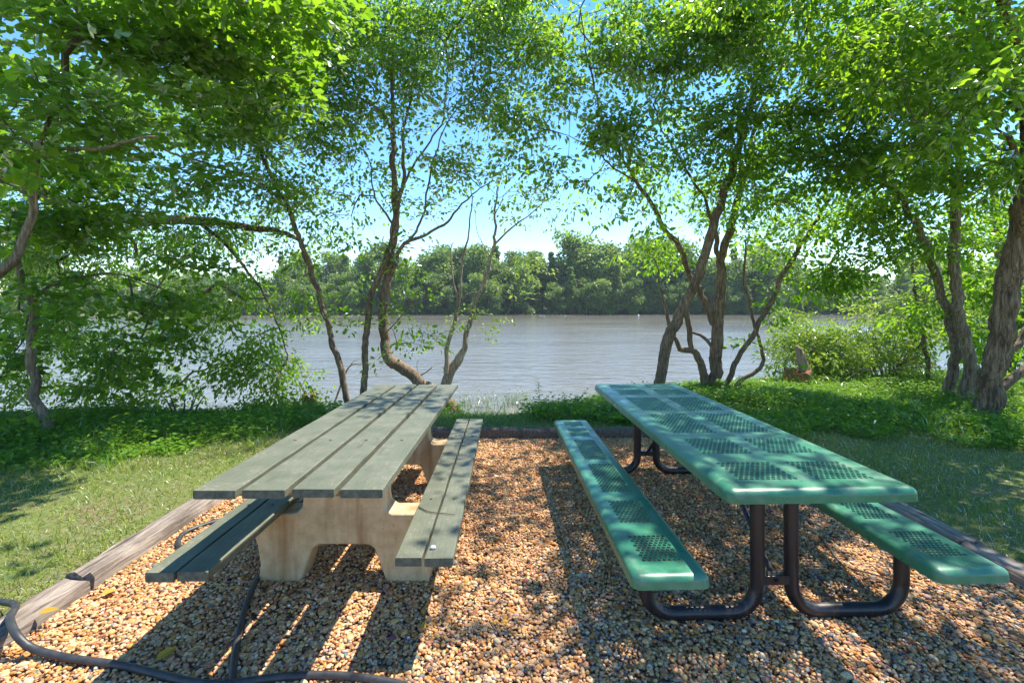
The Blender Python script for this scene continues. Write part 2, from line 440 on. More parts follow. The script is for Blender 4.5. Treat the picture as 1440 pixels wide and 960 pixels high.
def add_tree(name, label, cat, limbs, blobs, leaf, bark_m, leaf_size=(.06,.09), per=15, spray=.24, shape='ov', droop=.25, flat=.3, seed=1, base=None, group=None, twig_m=None, gnarl=.012, sides=14, rough=.045, skirt=True, wid=1.0):
    """limbs: list of (n,4) arrays x,y,z,radius; the first is the main trunk. blobs: leafy volumes reached by grown branches."""
    r = np.random.default_rng(seed)
    root = empty(name, base if base is not None else limbs[0][0][:3]); tag(root, label, cat, group); o0 = np.array(root.location)
    mb = MB(); nodes, nrad = [], []
    for li, L in enumerate(limbs):
        q = smooth_path(L, .06 if L[0, 3] > .05 else .09); q[:, 3] *= .88
        j = r.normal(0, 1, (len(q), 3)); j = (j + np.roll(j, 1, 0) + np.roll(j, 2, 0))/1.7
        wgt = np.minimum(1, np.arange(len(q))/4.0)[:, None]
        q[:, :3] += j*gnarl*wgt
        wob = r.normal(0, 1, len(q)); wob = np.convolve(wob, np.ones(5)/5, 'same')[:len(q)]; rad = q[:, 3]*(1 + .07*wob)
        if li == 0 and skirt: rad = rad*(1 + .55*np.exp(-np.arange(len(q))*.06/.13))
        ns = sides if q[0, 3] > .03 else 6; pp = q[:, :3] - o0
        if ns > 6:
            tv, tf = tube_np(pp, rad, ns); nz = r.normal(0, 1, (len(pp) + 8, ns)); nz = sum(nz[k:k+len(pp)] for k in range(8))/2.8
            nz2 = r.normal(0, 1, (1, ns))*.6; tv = tv.reshape(len(pp), ns, 3); tv = pp[:, None] + (tv - pp[:, None])*(1 + rough*(nz + nz2))[..., None]
            b0 = len(mb.v); mb.add(tv.reshape(-1, 3), tf); mb.f.append(tuple(b0 + len(pp)*ns - ns + k for k in range(ns)))
            for _ in range(int(r.integers(1, 4))):          # broken stubs
                k = int(r.integers(len(q)//5, len(q)-1)); a_ = r.uniform(0, 6.28); dd = np.array([math.cos(a_), math.sin(a_), r.uniform(-.1, .5)]); L_ = rad[k] + r.uniform(.02, .10)
                mb.tube([pp[k], pp[k] + dd*L_*.7, pp[k] + dd*L_], [rad[k]*.45, rad[k]*.3, rad[k]*.16], 7)
        else: mb.tube(pp, rad, ns)
        k0 = int(len(q)*(.35 if li == 0 else .15))
        nodes.append(q[k0:, :3]); nrad.append(rad[k0:])
    tr = mb.build('trunk', bark_m, root, smooth=True)
    if not blobs: return root
    per = int(per*(LEAFY if shape != 'mp' else 1.35)); spray *= 1.2; blobs = [(c, q, d*DENS) for c, q, d in blobs]; T = blob_points(blobs, r)
    P0 = np.concatenate(nodes); n0 = len(P0)
    Pn = [P0]; par = [-1]*n0; plen = np.zeros(n0)
    best = np.full(len(T), 1e9); bn = np.zeros(len(T), int)
    def upd(P_, idx0, pl):
        nonlocal best, bn
        d = np.linalg.norm(T[:, None] - P_[None], axis=2) + .22*pl[None]
        # branches like to rise: attaching to a point above the target costs more
        d = d + .5*np.maximum(0, P_[None, :, 2] - T[:, None, 2])*.4
        k = d.argmin(1); m = d[np.arange(len(T)), k]; u = m < best
        best[u] = m[u]; bn[u] = k[u] + idx0
    for a in range(0, n0, 400): upd(P0[a:a+400], a, plen[a:a+400])
    alive = np.ones(len(T), bool); allP = list(P0); pl = list(plen); chains = []; tdir = np.zeros((len(T), 3))
    for _ in range(len(T)):
        i = int(np.where(alive, best, 1e9).argmin()); alive[i] = False; best[i] = 1e8
        a = allP[bn[i]]; b = T[i]; L = np.linalg.norm(b - a); n = max(1, int(L/.16))
        prev = bn[i]; ids = [prev]; newp = []
        bow = r.normal(0, .07, 3)*L + np.array([0, 0, .10*L])
        for s in range(1, n+1):
            t = s/n; p = a + (b-a)*t + bow*math.sin(math.pi*t) + r.normal(0, .012, 3)*(s < n)
            allP.append(p); par.append(prev); pl.append(pl[prev] + L/n); prev = len(allP)-1; ids.append(prev); newp.append(p)
        tdir[i] = b - a; chains.append(ids)
        upd(np.array(newp), ids[1], np.array(pl[ids[1]:ids[-1]+1]))
        best[~alive] = -1e8
    allP = np.array(allP); cnt = np.zeros(len(allP))
    for c in chains: cnt[c[-1]] += 1
    for k in range(len(allP)-1, n0-1, -1): cnt[par[k]] += cnt[k]
    rad = .0026*np.maximum(cnt, 1)**.46
    cap0 = np.concatenate(nrad); rad[:n0] = np.minimum(rad[:n0], cap0*.8)
    mb = MB()
    for c in chains:
        rr = rad[c].copy(); rr[0] = min(rr[0], rr[1]*1.25)
        mb.tube(allP[c] - o0, rr, 5 if rr[0] > .01 else 3, cap=False)
    # leaf sprays
    n = len(T)*per; ti = np.repeat(np.arange(len(T)), per)
    sn = norm(np.array([0, 0, 1.0]) + r.normal(0, flat, (len(T), 3)))
    out = norm(norm(tdir)*.8 + r.normal(0, .5, (len(T), 3)))
    a = r.uniform(0, 6.283, n); rr = spray*np.sqrt(r.random(n))
    e1 = norm(np.cross(sn, [0.31, .95, .1])); e2 = np.cross(sn, e1)
    radial = np.cos(a)[:, None]*e1[ti] + np.sin(a)[:, None]*e2[ti]
    base_ = T[ti] + radial*rr[:, None] + sn[ti]*r.normal(0, .035, (n, 1)) - np.array([0, 0, 1])*(droop*rr**1.3)[:, None]
    d = radial*.8 + out[ti]*.5 + r.normal(0, .35, (n, 3)) - np.array([0, 0, 1])*r.uniform(0, 2*droop, (n, 1))
    nm = sn[ti] + r.normal(0, .42, (n, 3))
    size = leaf_size[1]*np.clip(r.normal(.80, .20, n), .35, 1.2)
    sh = {'ov': (OV_V, OV_F), 'mp': (MP_V, MP_F), 'la': (LA_V, LA_F)}[shape]
    V, fs = leaf_cloud(base_ - o0, d, nm, size, r.uniform(.85, 1.2, n)*wid, *sh)
    tr_ = np.clip(r.normal(.5, .16, len(T))[ti] + r.normal(0, .17, n), 0, 1)
    tv = np.array(mb.v).reshape(-1, 3); tf = np.array(mb.f).reshape(-1, 4); nv, nl = len(V), sum(len(f) for f in fs)
    o = mesh_np('crown', np.concatenate([V, tv]), [*fs, tf + nv], leaf, root, rnd=np.concatenate([np.repeat(tr_, len(sh[0])), np.zeros(len(tv))]))
    o.data.materials.append(twig_m or M['twig'])
    mi = np.zeros(nl + len(tf), np.int32); mi[nl:] = 1; o.data.polygons.foreach_set('material_index', mi); o.data.update()
    print(label[:40], 'sprays', len(T), 'leaves', n)
    return root

def limb(Z0, pts, Z1=None):
    """pts: (photo x, photo y, radius) ; depth runs from Z0 to Z1"""
    Z1 = Z0 if Z1 is None else Z1; n = len(pts)
    return np.array([[*P(x, y, Z0 + (Z1-Z0)*i/max(1, n-1)), rr] for i, (x, y, rr) in enumerate(pts)])
def B(x, y, Z, rx, ry, rz, dens): return (P(x, y, Z), (rx*Z/F, rz, ry*Z/F), dens)
def W(x, y, z, rx, ry, rz, dens): return ((x, y, z), (rx, ry, rz), dens)

def root_down(L, dz=.25):       # sink a trunk's foot into the bank
    a = L[0].copy(); g = float(zland(a[0], a[1])); a[2] = min(a[2], g) - dz*.4; a[3] *= 1.15
    return np.vstack([a, L])

def build_trees():
    # left maple with a thin curved trunk
    tr = root_down(limb(5.2, [(71,612,.060),(53,558,.052),(44,493,.047),(46,430,.044),(28,393,.036),(30,330,.030),(60,250,.024),(80,170,.018),(90,80,.012)]))
    l2 = limb(5.2, [(46,425,.03),(60,408,.024),(92,393,.020),(140,384,.015),(178,388,.010)], 5.4)
    add_tree('maple_tree', 'small maple with a thin curved pale trunk rising from the left bank beside the lawn', 'tree', [tr, l2],
        [B(110,430,5.3,110,40,.7,20), B(60,330,5.2,90,80,.8,26), B(210,400,5.6,100,50,.7,22), B(120,520,5.5,120,38,.7,20), B(60,575,5.6,80,25,.5,14), B(160,250,5.4,120,70,.8,26), B(230,480,5.8,80,40,.6,16), B(30,480,5.6,50,60,.7,30)],
        M['leaf_maple'], M['bark_grey'], (.065,.10), 15, .25, 'mp', .25, .2, 11)
    # maple whose trunk stands beyond the left edge, branches overhang the corner
    tr = np.array([[-5.3,3.7,-.2,.12],[-5.35,3.75,1.3,.10],[-5.3,3.8,2.8,.085],[-5.0,3.9,4.0,.05],[-4.2,4.0,4.6,.03]])
    l2 = np.vstack([[-5.35,3.75,1.1,.05], limb(4.2, [(-40,400,.045),(2,383,.042),(27,351,.038),(43,305,.034),(46,260,.028),(60,200,.022),(90,120,.015)])])
    l3 = np.vstack([[-5.3,3.8,2.3,.035], limb(3.9, [(-30,200,.022),(60,205,.017),(130,210,.016),(220,190,.010)], 3.7)])
    add_tree('maple_tree', 'broad maple reaching in from the left edge with large lobed leaves', 'tree', [tr, l2, l3],
        [B(90,110,3.9,150,80,.6,28), B(40,200,3.6,110,35,.45,40), B(230,90,4.6,130,80,.7,26), B(60,30,4.2,150,60,.7,26), B(200,190,4.2,120,26,.5,34), B(330,110,5.4,110,70,.8,28), B(280,20,5.2,150,60,.8,30), B(330,190,5.6,80,22,.6,26), W(-3.4,3.8,4.4,1.6,.8,.5,20), W(-2.2,4.6,4.4,.8,.6,.35,24), W(-1.7,4.0,4.6,.5,.4,.3,16), W(-3.0,5.2,4.6,1.0,.6,.4,22)],
        M['leaf_maple'], M['bark_grey'], (.07,.11), 15, .26, 'mp', .25, .18, 12)
    # big dark leaning trunk with hanging foliage
    tr = np.vstack([[-8.9,6.6,-.3,.22],[-8.7,6.7,.9,.19], limb(7.4, [(-40,255,.16),(50,269,.14),(110,298,.13),(183,308,.10),(293,312,.075),(412,333,.04),(430,370,.025)])])
    l2 = limb(7.3, [(150,304,.05),(185,335,.03),(190,360,.02)]); l3 = limb(7.4, [(280,312,.04),(330,360,.026),(380,430,.016),(405,500,.010)], 7.2)
    add_tree('leaning_tree', 'dark trunk leaning out level over the water with curtains of drooping leaves', 'tree', [tr, l2, l3],
        [B(330,410,7.2,85,50,.7,30), B(375,490,7.1,50,50,.5,26), B(395,555,7.0,35,35,.4,20), B(300,500,7.1,80,45,.6,24), B(250,560,6.9,100,28,.5,24), B(230,350,7.5,110,40,.7,26), B(330,330,7.5,100,40,.7,24), B(100,340,7.6,110,50,.8,30), B(330,575,6.7,60,22,.4,18), B(60,460,7.6,80,60,.8,22), B(430,290,7.3,50,40,.5,18), B(120,240,7.8,140,50,.8,26), B(150,600,6.5,80,14,.3,30), B(180,480,7.2,90,50,.6,26), B(130,540,7.0,100,40,.5,28), B(400,520,6.9,30,50,.4,30), B(420,470,7.0,24,46,.4,26), B(408,562,6.9,30,26,.4,30), B(430,400,7.1,24,34,.4,22), B(350,570,6.8,50,22,.4,30), B(300,540,6.9,70,36,.5,24), B(20,540,7.0,60,60,.6,24)],
        M['leaf_ovate'], M['bark_dark'], (.055,.085), 15, .24, 'ov', .7, .45, 13, twig_m=M['bark_dark'], wid=.9)
    # thin leaning tree
    tr = root_down(limb(7.0, [(489,565,.055),(480,525,.052),(467,477,.050),(452,425,.047),(435,375,.043),(418,325,.039),(402,287,.036),(385,255,.032),(372,230,.027),(362,190,.022),(345,120,.016),(340,50,.012)]))
    l2 = limb(7.0, [(400,285,.03),(372,262,.026),(340,245,.023),(285,227,.018),(215,205,.012)], 6.6); l3 = limb(7.0, [(372,232,.018),(385,180,.014),(410,120,.010),(430,60,.008)])
    add_tree('leaning_tree', 'thin bare dark trunk leaning left behind the far end of the wooden table', 'tree', [tr, l2, l3],
        [B(400,250,7.0,70,45,.6,24), B(340,170,7.0,95,60,.8,32), B(400,110,7.1,90,70,.8,30), B(330,60,7.2,100,60,.8,32), B(440,190,7.1,50,50,.6,22), B(290,250,6.9,90,35,.6,26), B(420,20,7.2,110,45,.8,28), B(430,120,7.1,60,50,.7,26), B(440,270,7.1,30,40,.5,20)],
        M['leaf_ovate'], M['bark'], (.06,.095), 14, .25, 'ov', .4, .4, 14)
    # central tree: two trunks
    tr = root_down(limb(7.2, [(634,576,.125),(610,552,.115),(587,535,.105),(565,518,.098),(549,506,.092),(540,487,.085),(538,462,.080),(538,440,.078),(543,407,.074),(547,380,.070),(553,340,.064),(556,300,.056),(553,250,.050),(552,200,.044),(552,160,.036),(552,100,.026),(550,30,.016)]))
    lA = root_down(limb(7.0, [(512,552,.060),(513,500,.055),(517,447,.052),(519,423,.052),(533,390,.050),(546,357,.048),(556,320,.042),(566,260,.034),(566,190,.026),(577,140,.020),(585,80,.014)], 7.2))
    l3 = limb(7.2, [(544,400,.042),(557,367,.036),(570,343,.032),(593,333,.026),(617,320,.022),(640,300,.017),(665,275,.012),(692,255,.008)], 6.9)
    l4 = limb(7.2, [(572,342,.028),(584,325,.024),(597,297,.020),(606,240,.016),(622,190,.012),(645,150,.009)], 7.3)
    l5 = limb(7.2, [(552,190,.03),(545,170,.028),(530,153,.022),(508,140,.016),(485,133,.010)], 6.9); l6 = limb(7.2, [(558,275,.026),(580,235,.022),(605,200,.018),(625,160,.014),(630,90,.010)], 7.5)
    l7 = limb(7.2, [(552,315,.022),(535,290,.018),(522,262,.014),(520,230,.010),(505,200,.007)], 7.0)
    l8 = limb(7.1, [(540,470,.012),(570,440,.009),(600,412,.007),(628,388,.004)], 6.7)
    add_tree('shoreline_tree', 'middle tree with a dark trunk that sweeps out low then turns upright before the lake', 'tree', [tr, lA, l3, l4, l5, l6, l7, l8],
        [B(520,70,7.2,90,55,.8,30), B(600,60,7.3,80,65,.8,28), B(470,130,7.0,60,50,.7,28), B(650,130,7.2,60,50,.7,24), B(560,130,7.2,60,40,.6,16), B(620,200,7.1,55,35,.6,17), B(500,200,7.0,45,35,.5,20), B(560,10,7.3,160,44,.8,30), B(760,90,7.6,30,30,.4,12), B(700,0,7.3,80,40,.7,28), B(600,130,7.4,70,50,.7,18), B(720,210,7.2,30,24,.4,14), B(690,60,7.2,60,60,.7,24), B(710,130,7.3,45,45,.6,20), B(690,190,7.1,40,30,.5,16), B(640,10,7.2,80,40,.7,24), B(480,60,7.2,50,50,.7,24),
         B(655,250,6.9,40,30,.4,24), B(600,230,7.0,45,30,.5,14), B(470,240,7.0,40,40,.5,22), B(640,220,7.0,40,26,.4,20), B(725,262,7.0,36,18,.3,18), B(690,150,7.2,50,36,.5,18), B(590,265,7.0,24,18,.3,14), B(580,200,7.0,40,30,.5,14), B(460,350,7.0,30,22,.4,16), B(610,320,7.0,24,14,.3,12), B(510,420,6.9,24,16,.3,16), B(440,310,7.1,30,30,.4,20), B(490,330,7.0,30,20,.35,18), B(700,225,7.0,34,24,.4,18), B(540,250,7.2,40,40,.5,10), B(505,285,7.0,28,22,.3,15), B(570,300,7.1,26,20,.3,9), B(545,365,7.0,22,28,.3,20), B(505,375,7.0,32,24,.35,22), B(600,395,6.8,26,14,.3,20), B(575,425,6.8,22,12,.3,22), B(515,462,6.9,22,16,.25,22), B(560,482,6.8,26,12,.25,20), B(590,475,6.7,15,8,.2,16), B(470,300,7.0,30,30,.4,14)],
        M['leaf_ovate'], M['bark'], (.055,.09), 13, .23, 'ov', .35, .45, 15)
    # half-dead tree
    tr = root_down(limb(7.5, [(624,572,.100),(627,535,.095),(638,515,.088),(647,500,.078),(651,490,.050),(657,467,.046),(667,427,.043),(675,407,.040),(683,387,.036),(690,362,.032),(695,343,.028),(697,300,.020),(701,255,.010)]))
    l2 = limb(7.5, [(696,343,.02),(713,327,.016),(740,303,.011),(778,275,.006)], 7.2); l3 = limb(7.4, [(627,525,.045),(628,503,.040),(637,457,.034),(645,423,.029),(649,390,.022),(653,360,.018),(662,310,.012),(667,262,.007)])
    l4 = limb(7.4, [(644,418,.016),(638,400,.014),(634,375,.012),(636,340,.007)]); l5 = limb(7.5, [(690,362,.010),(672,330,.007),(668,300,.004)]); l6 = limb(7.5, [(680,395,.008),(710,415,.005),(735,425,.003)]); l7 = limb(7.5, [(646,425,.012),(655,415,.009),(665,412,.006)])
    l8 = limb(7.4, [(697,300,.009),(712,270,.006),(735,255,.004)]); l9 = limb(7.5, [(684,385,.008),(706,372,.006),(730,350,.003)])
    add_tree('dying_tree', 'nearly leafless tree with peeling pale bark and a broken stub before the lake', 'tree', [tr, l2, l3, l4, l5, l6, l7, l8, l9],
        [B(735,300,7.3,26,14,.3,13), B(720,290,7.3,40,30,.4,5), B(705,400,7.3,18,10,.2,20), B(745,365,7.3,12,14,.2,14), B(685,450,7.3,18,10,.2,22), B(672,470,7.2,10,10,.2,18), B(660,270,7.4,25,25,.3,6), B(770,280,7.2,24,20,.3,13)],
        M['leaf_pale'], M['dead_wood'], (.05,.075), 12, .17, 'ov', .3, .45, 16)
    # right multi-stem tree
    Z = 8.2
    tr = root_down(limb(Z, [(1002,553,.125),(1005,525,.115),(1006,504,.110),(1009,446,.105),(1014,396,.098),(1015,367,.080),(1024,329,.070),(1035,290,.060),(1050,240,.048),(1062,180,.036),(1090,110,.024),(1110,40,.015)]))
    lL = root_down(limb(7.6, [(926,540,.100),(936,489,.094),(954,446,.090),(974,402,.086),(992,358,.082),(1003,317,.078),(1014,285,.072),(1028,245,.066),(1040,200,.060),(1052,158,.054),(1065,100,.044),(1072,50,.034),(1070,0,.024)], 7.2))
    lD = limb(Z, [(1003,456,.06),(983,411,.055),(968,382,.052),(957,350,.050),(936,323,.046),(922,300,.042),(906,272,.036),(888,245,.031),(865,200,.026),(845,160,.021),(825,75,.014),(815,10,.010)], 7.2)
    lK = limb(Z, [(992,551,.085),(989,516,.078),(974,494,.064),(957,491,.050),(949,474,.038),(940,457,.033),(935,430,.026),(927,396,.018),(922,360,.010)])
    lK2 = limb(Z, [(973,493,.055),(970,478,.052),(968,452,.050),(965,431,.046)]); lH = limb(Z, [(1003,490,.035),(994,478,.032),(985,470,.028),(974,468,.020)])
    lR = limb(Z, [(1010,549,.060),(1027,530,.055),(1038,504,.052),(1056,478,.050),(1067,452,.048),(1085,420,.045),(1108,376,.040),(1132,335,.034),(1158,296,.027),(1180,258,.020)], 7.6)
    lS = limb(Z, [(1028,546,.045),(1050,530,.042),(1073,513,.040),(1067,481,.032),(1063,459,.030),(1054,422,.030),(1047,393,.028),(1048,370,.024),(1046,338,.014)])
    lM = limb(Z, [(1015,375,.055),(1008,350,.048),(1004,320,.040),(990,280,.030),(960,230,.022),(930,180,.014)], 7.6)
    l9 = limb(7.3, [(1052,156,.034),(1070,130,.028),(1090,108,.024),(1120,65,.017),(1140,10,.011)], 7.0); l10 = limb(7.3, [(1066,95,.026),(1080,70,.022),(1100,45,.016),(1110,0,.010)]); l11 = limb(7.4, [(895,255,.018),(870,240,.014),(840,215,.010),(800,190,.006)], 6.8); l12 = limb(7.4, [(1060,170,.03),(1120,140,.022),(1180,90,.014)], 6.5)
    add_tree('multi_stem_tree', 'tree of several crossing stems at the far end of the green table', 'tree', [tr, lL, lD, lK, lK2, lH, lR, lS, lM, l9, l10, l11, l12],
        [B(860,60,7.2,90,55,.8,19), B(750,10,7.2,70,36,.7,28), B(960,20,7.2,90,50,.8,26), B(1060,30,7.0,90,50,.8,24), B(1240,30,6.8,80,60,.8,28), B(1180,250,6.8,60,40,.6,24), B(1080,290,7.4,60,40,.6,22), B(870,190,7.3,50,40,.5,20), B(1190,60,6.8,70,60,.7,26), B(1190,180,6.6,60,50,.6,26), B(1040,120,7.0,60,50,.6,24), B(960,180,7.2,60,50,.6,24), B(820,255,7.0,44,26,.4,22), B(880,285,7.4,44,26,.4,22), B(830,290,7.2,34,16,.3,18), B(900,320,7.6,34,18,.3,20), B(850,215,7.1,60,30,.5,20), B(770,200,6.9,40,30,.4,18), B(1010,300,8.0,40,30,.5,18), B(770,60,7.0,70,60,.7,22), B(840,150,7.1,65,50,.7,17), B(760,170,6.9,55,50,.6,20), B(770,235,6.8,60,24,.5,24), B(930,120,7.3,80,60,.8,20), B(910,220,7.4,65,40,.7,26), B(1000,60,7.2,90,60,.8,26), B(1010,180,7.3,60,50,.7,24), B(970,260,7.6,65,40,.6,26), B(1090,230,7.4,70,50,.7,30), B(1130,130,6.8,80,70,.8,30),
         B(930,345,8.6,48,36,.5,26), B(985,330,8.5,40,36,.5,20), B(1080,340,8.0,50,34,.5,20), B(1140,385,8.0,55,32,.5,30), B(1160,300,7.8,60,40,.6,30), B(1090,445,8.1,20,8,.2,20), B(1065,490,8.2,10,6,.1,10), B(1060,395,8.3,30,26,.4,14), B(1110,20,7.0,110,40,.8,26), B(900,10,7.2,110,40,.8,18),
         W(2.6,4.9,5.2,1.0,1.0,.5,16), W(3.4,5.4,5.6,1.2,1.2,.6,16), W(1.6,5.6,5.6,.8,.7,.5,12), W(3.2,5.3,7.4,.6,1.5,.4,10)],
        M['leaf_right'], M['bark'], (.06,.10), 14, .25, 'ov', .5, .4, 17)
    # right pair
    ta = root_down(limb(7.2, [(1328,570,.085),(1340,520,.078),(1343,500,.075),(1337,455,.070),(1328,419,.066),(1313,375,.060),(1286,314,.050),(1260,270,.042),(1234,239,.032),(1200,210,.020)], 6.6))
    add_tree('slender_tree', 'slim grey trunk curving left above the green ground cover on the right bank', 'tree', [ta],
        [B(1240,300,6.9,80,40,.7,30), B(1200,230,6.6,75,50,.7,32), B(1290,260,6.8,60,50,.6,28), B(1230,375,7.2,70,35,.6,26), B(1190,340,7.4,55,40,.6,24), B(1290,190,6.5,70,50,.7,28), B(1220,140,6.4,80,60,.8,28)],
        M['leaf_right'], M['bark_grey'], (.06,.10), 14, .25, 'ov', .4, .38, 18)
    tb = root_down(limb(6.9, [(1348,578,.150),(1358,545,.110),(1366,515,.090),(1360,480,.082),(1352,450,.080),(1345,400,.078),(1343,375,.074),(1343,310,.066),(1348,244,.056),(1352,150,.040),(1345,60,.026)], 6.6))
    l2 = limb(6.6, [(1350,200,.035),(1380,130,.028),(1420,60,.02)], 6.0)
    add_tree('slender_tree', 'straight pale grey trunk standing between the curving slim one and the thick ridged trunk', 'tree', [tb, l2],
        [B(1320,340,7.0,60,40,.6,28), B(1390,310,6.8,60,50,.7,28), B(1330,120,6.2,80,60,.8,32), B(1400,60,6.0,80,60,.8,30), B(1270,60,6.2,90,60,.8,30), B(1380,210,6.4,70,50,.7,30), B(1310,420,7.6,60,35,.6,20)],
        M['leaf_right'], M['bark_grey'], (.06,.10), 14, .25, 'ov', .4, .38, 19)
    # thick ridged trunk at the right edge
    tc = root_down(limb(6.1, [(1383,598,.165),(1390,555,.150),(1397,515,.144),(1406,470,.140),(1414,428,.138),(1421,385,.140),(1428,350,.142),(1440,300,.135),(1452,230,.115),(1440,140,.09),(1400,60,.06),(1340,0,.04)], 5.6))
    l2 = limb(6.2, [(1404,515,.06),(1420,497,.055),(1440,470,.05),(1480,420,.04),(1520,360,.03)]); l3 = limb(6.0, [(1426,370,.07),(1436,340,.06),(1436,310,.055),(1445,260,.04),(1420,190,.03)], 5.2); l4 = limb(6.0, [(1408,545,.06),(1440,520,.05),(1490,490,.04)])
    ov = np.array([[6.2,5.5,3.9,.07],[5.2,5.0,4.7,.055],[4.2,4.5,5.2,.04],[3.2,4.0,5.5,.025]])
    add_tree('thick_tree', 'thick trunk with deeply ridged bark at the right edge of the clearing', 'tree', [tc, l2, l3, l4, ov],
        [B(1390,110,5.0,80,70,.7,34), B(1320,160,4.8,70,50,.6,30), B(1400,240,5.4,60,60,.7,30), B(1250,70,5.0,90,60,.8,30), B(1390,400,7.4,50,50,.6,26), B(1410,480,7.4,50,50,.6,26), B(1360,30,4.6,90,40,.7,30), B(1370,135,3.4,45,35,.3,36),
         W(4.2,4.3,5.4,1.1,.9,.5,15), W(3.2,3.9,5.5,.8,.8,.45,15), W(3.0,3.1,5.5,.9,.5,.4,10), W(5.2,4.5,5.2,.9,1.2,.5,20), W(5.8,3.0,5.0,1.0,1.0,.5,9), W(2.5,4.0,5.6,.5,.6,.4,12)],
        M['leaf_right'], M['bark_dark'], (.06,.11), 14, .25, 'ov', .4, .38, 20, sides=40, rough=.05)
    # sapling and far-right backdrop trees standing behind
    ts = root_down(limb(8.4, [(1310,545,.045),(1302,500,.040),(1295,454,.036),(1289,415,.030),(1284,375,.024),(1275,330,.016)]))
    add_tree('sapling', 'small sapling with sunlit yellow green leaves behind the curving slim trunk', 'tree', [ts],
        [B(1260,430,8.8,70,36,.7,26), B(1300,480,8.8,60,40,.6,24), B(1350,440,8.8,60,40,.6,20), B(1280,525,8.8,60,24,.5,22), B(1300,380,8.8,60,30,.6,20)],
        M['leaf_pale'], M['bark'], (.055,.085), 14, .22, 'ov', .35, .4, 21)
    tq = np.array([[11.2,10.5,-.4,.12],[11,10.5,2,.10],[10.6,10.4,4.5,.06],[10.2,10.2,6.5,.03]])
    add_tree('shoreline_tree', 'leafy tree filling the gap behind the thick ridged trunk', 'tree', [tq],
        [W(10.2,10.2,1.2,1.1,.8,1.0,14), W(11.4,10.2,3.2,1.5,1.0,1.1,16), W(11.6,10.2,1.0,1.3,.8,1.0,16)],
        M['leaf_right'], M['bark'], (.07,.10), 15, .28, 'ov', .4, .4, 22)
    tq = np.array([[-11.4,8.6,-.6,.14],[-11.2,8.6,1.5,.12],[-10.8,8.6,3.5,.09],[-10,8.6,5.5,.05]])
    add_tree('shoreline_tree', 'leafy tree behind the left maple at the edge of the lake', 'tree', [tq],
        [W(-9.6,8.6,2.4,1.5,1.0,.9,16), W(-10.4,8.6,4.2,1.8,1.0,1.2,18), W(-8.4,8.8,5.0,1.6,1.0,1.0,18), W(-9.8,8.4,.7,1.2,.8,.6,14), W(-6.6,9.0,5.2,1.4,1.0,.8,16)],
        M['leaf_ovate'], M['bark'], (.07,.10), 15, .28, 'ov', .4, .4, 23)
build_trees()

# ------------------------------------------------------------------ shrubs, stumps, driftwood
def shrub(name, label, c, blobs, leaf, ls, seed, shape='la', stems=6, h=.5, bark_m=None):
    r = np.random.default_rng(seed); c = np.array(c, float); c[2] = float(zland(c[0], c[1])) - .05
    L = []
    for k in range(stems):
        a = k*2.4 + r.uniform(0, .6); q = c + np.array([math.cos(a)*.10, math.sin(a)*.08, 0]); s = .25 + r.uniform(0, .45)
        L.append(np.array([[*q, .016], [*(q + [math.cos(a)*s*.4*h, math.sin(a)*s*.3*h, .5*h]), .012], [*(q + [math.cos(a)*s*h, math.sin(a)*s*.8*h, h]), .006]]))
    return add_tree(name, label, 'shrub', L, blobs, leaf, bark_m or M['twig'], ls, 16, .20, shape, .3, .6, seed, base=c, skirt=False)
shrub('willow_shrub', 'pale feathery green shrub at the water edge behind the split stump', (6.1, 9.3, 0),
      [B(1140,500,9.2,52,40,.5,70), B(1128,468,9.3,38,26,.4,70), B(1175,510,9.1,60,32,.5,60), B(1205,485,9.3,44,30,.5,50)], M['leaf_pale'], (.07,.12), 31, h=1.0)
shrub('willow_shrub', 'low straggly shrub with pale leaves and bare canes right of the feathery one', (7.4, 9.3, 0),
      [B(1230,525,9.2,60,22,.5,50), B(1270,500,9.4,50,34,.5,34), B(1240,465,9.5,44,26,.4,40)], M['leaf_pale'], (.06,.10), 32, h=.9, stems=9)
shrub('broadleaf_shrub', 'dark low shrub under the drooping branches on the left bank', (-4.4, 6.3, 0),
      [B(260,588,6.3,70,16,.4,40), B(180,590,6.3,60,16,.4,34), B(330,592,6.4,50,12,.3,30)], M['leaf_ovate'], (.05,.08), 33, shape='ov', h=.3)

def stump(name, label, cx, cy, h, rb, rt, seed, lean=(0, 0), mat='rotten', cat='stump'):
    r = np.random.default_rng(seed); z0 = float(zland(cx, cy)); root = empty(name, (cx, cy, z0)); tag(root, label, cat)
    n, m = 20, 9; v, f = [], []
    ph = r.uniform(0, 6, 4); top = r.uniform(.55, 1.0, n); top = (top + np.roll(top, 1))/2
    for j in range(m):
        t = j/(m-1)
        for k in range(n):
            a = k*2*math.pi/n; rr = (rb + (rt-rb)*min(1, t*1.4)**.6)*(1 + .16*math.sin(3*a+ph[0]) + .09*math.sin(7*a+ph[1]) + r.normal(0, .03))
            z = -.08 + t*h*(1 if t < .5 else 1 + (top[k]-1)*(t-.5)*2)
            v.append((rr*math.cos(a) + lean[0]*t, rr*math.sin(a) + lean[1]*t, z))
    for j in range(m-1):
        for k in range(n): f.append((j*n+k, j*n+(k+1) % n, (j+1)*n+(k+1) % n, (j+1)*n+k))
    c = len(v); v.append((lean[0], lean[1], h*.5)); f += [((m-1)*n+k, (m-1)*n+(k+1) % n, c) for k in range(n)]
    mb = MB(); mb.add(v, f); mb.build('trunk', M[mat], root, smooth=True)
    return root
s1 = stump('tree_stump', 'rotten reddish stump with a split grey splinter on the right bank', 5.18, 8.5, .40, .25, .21, 41)
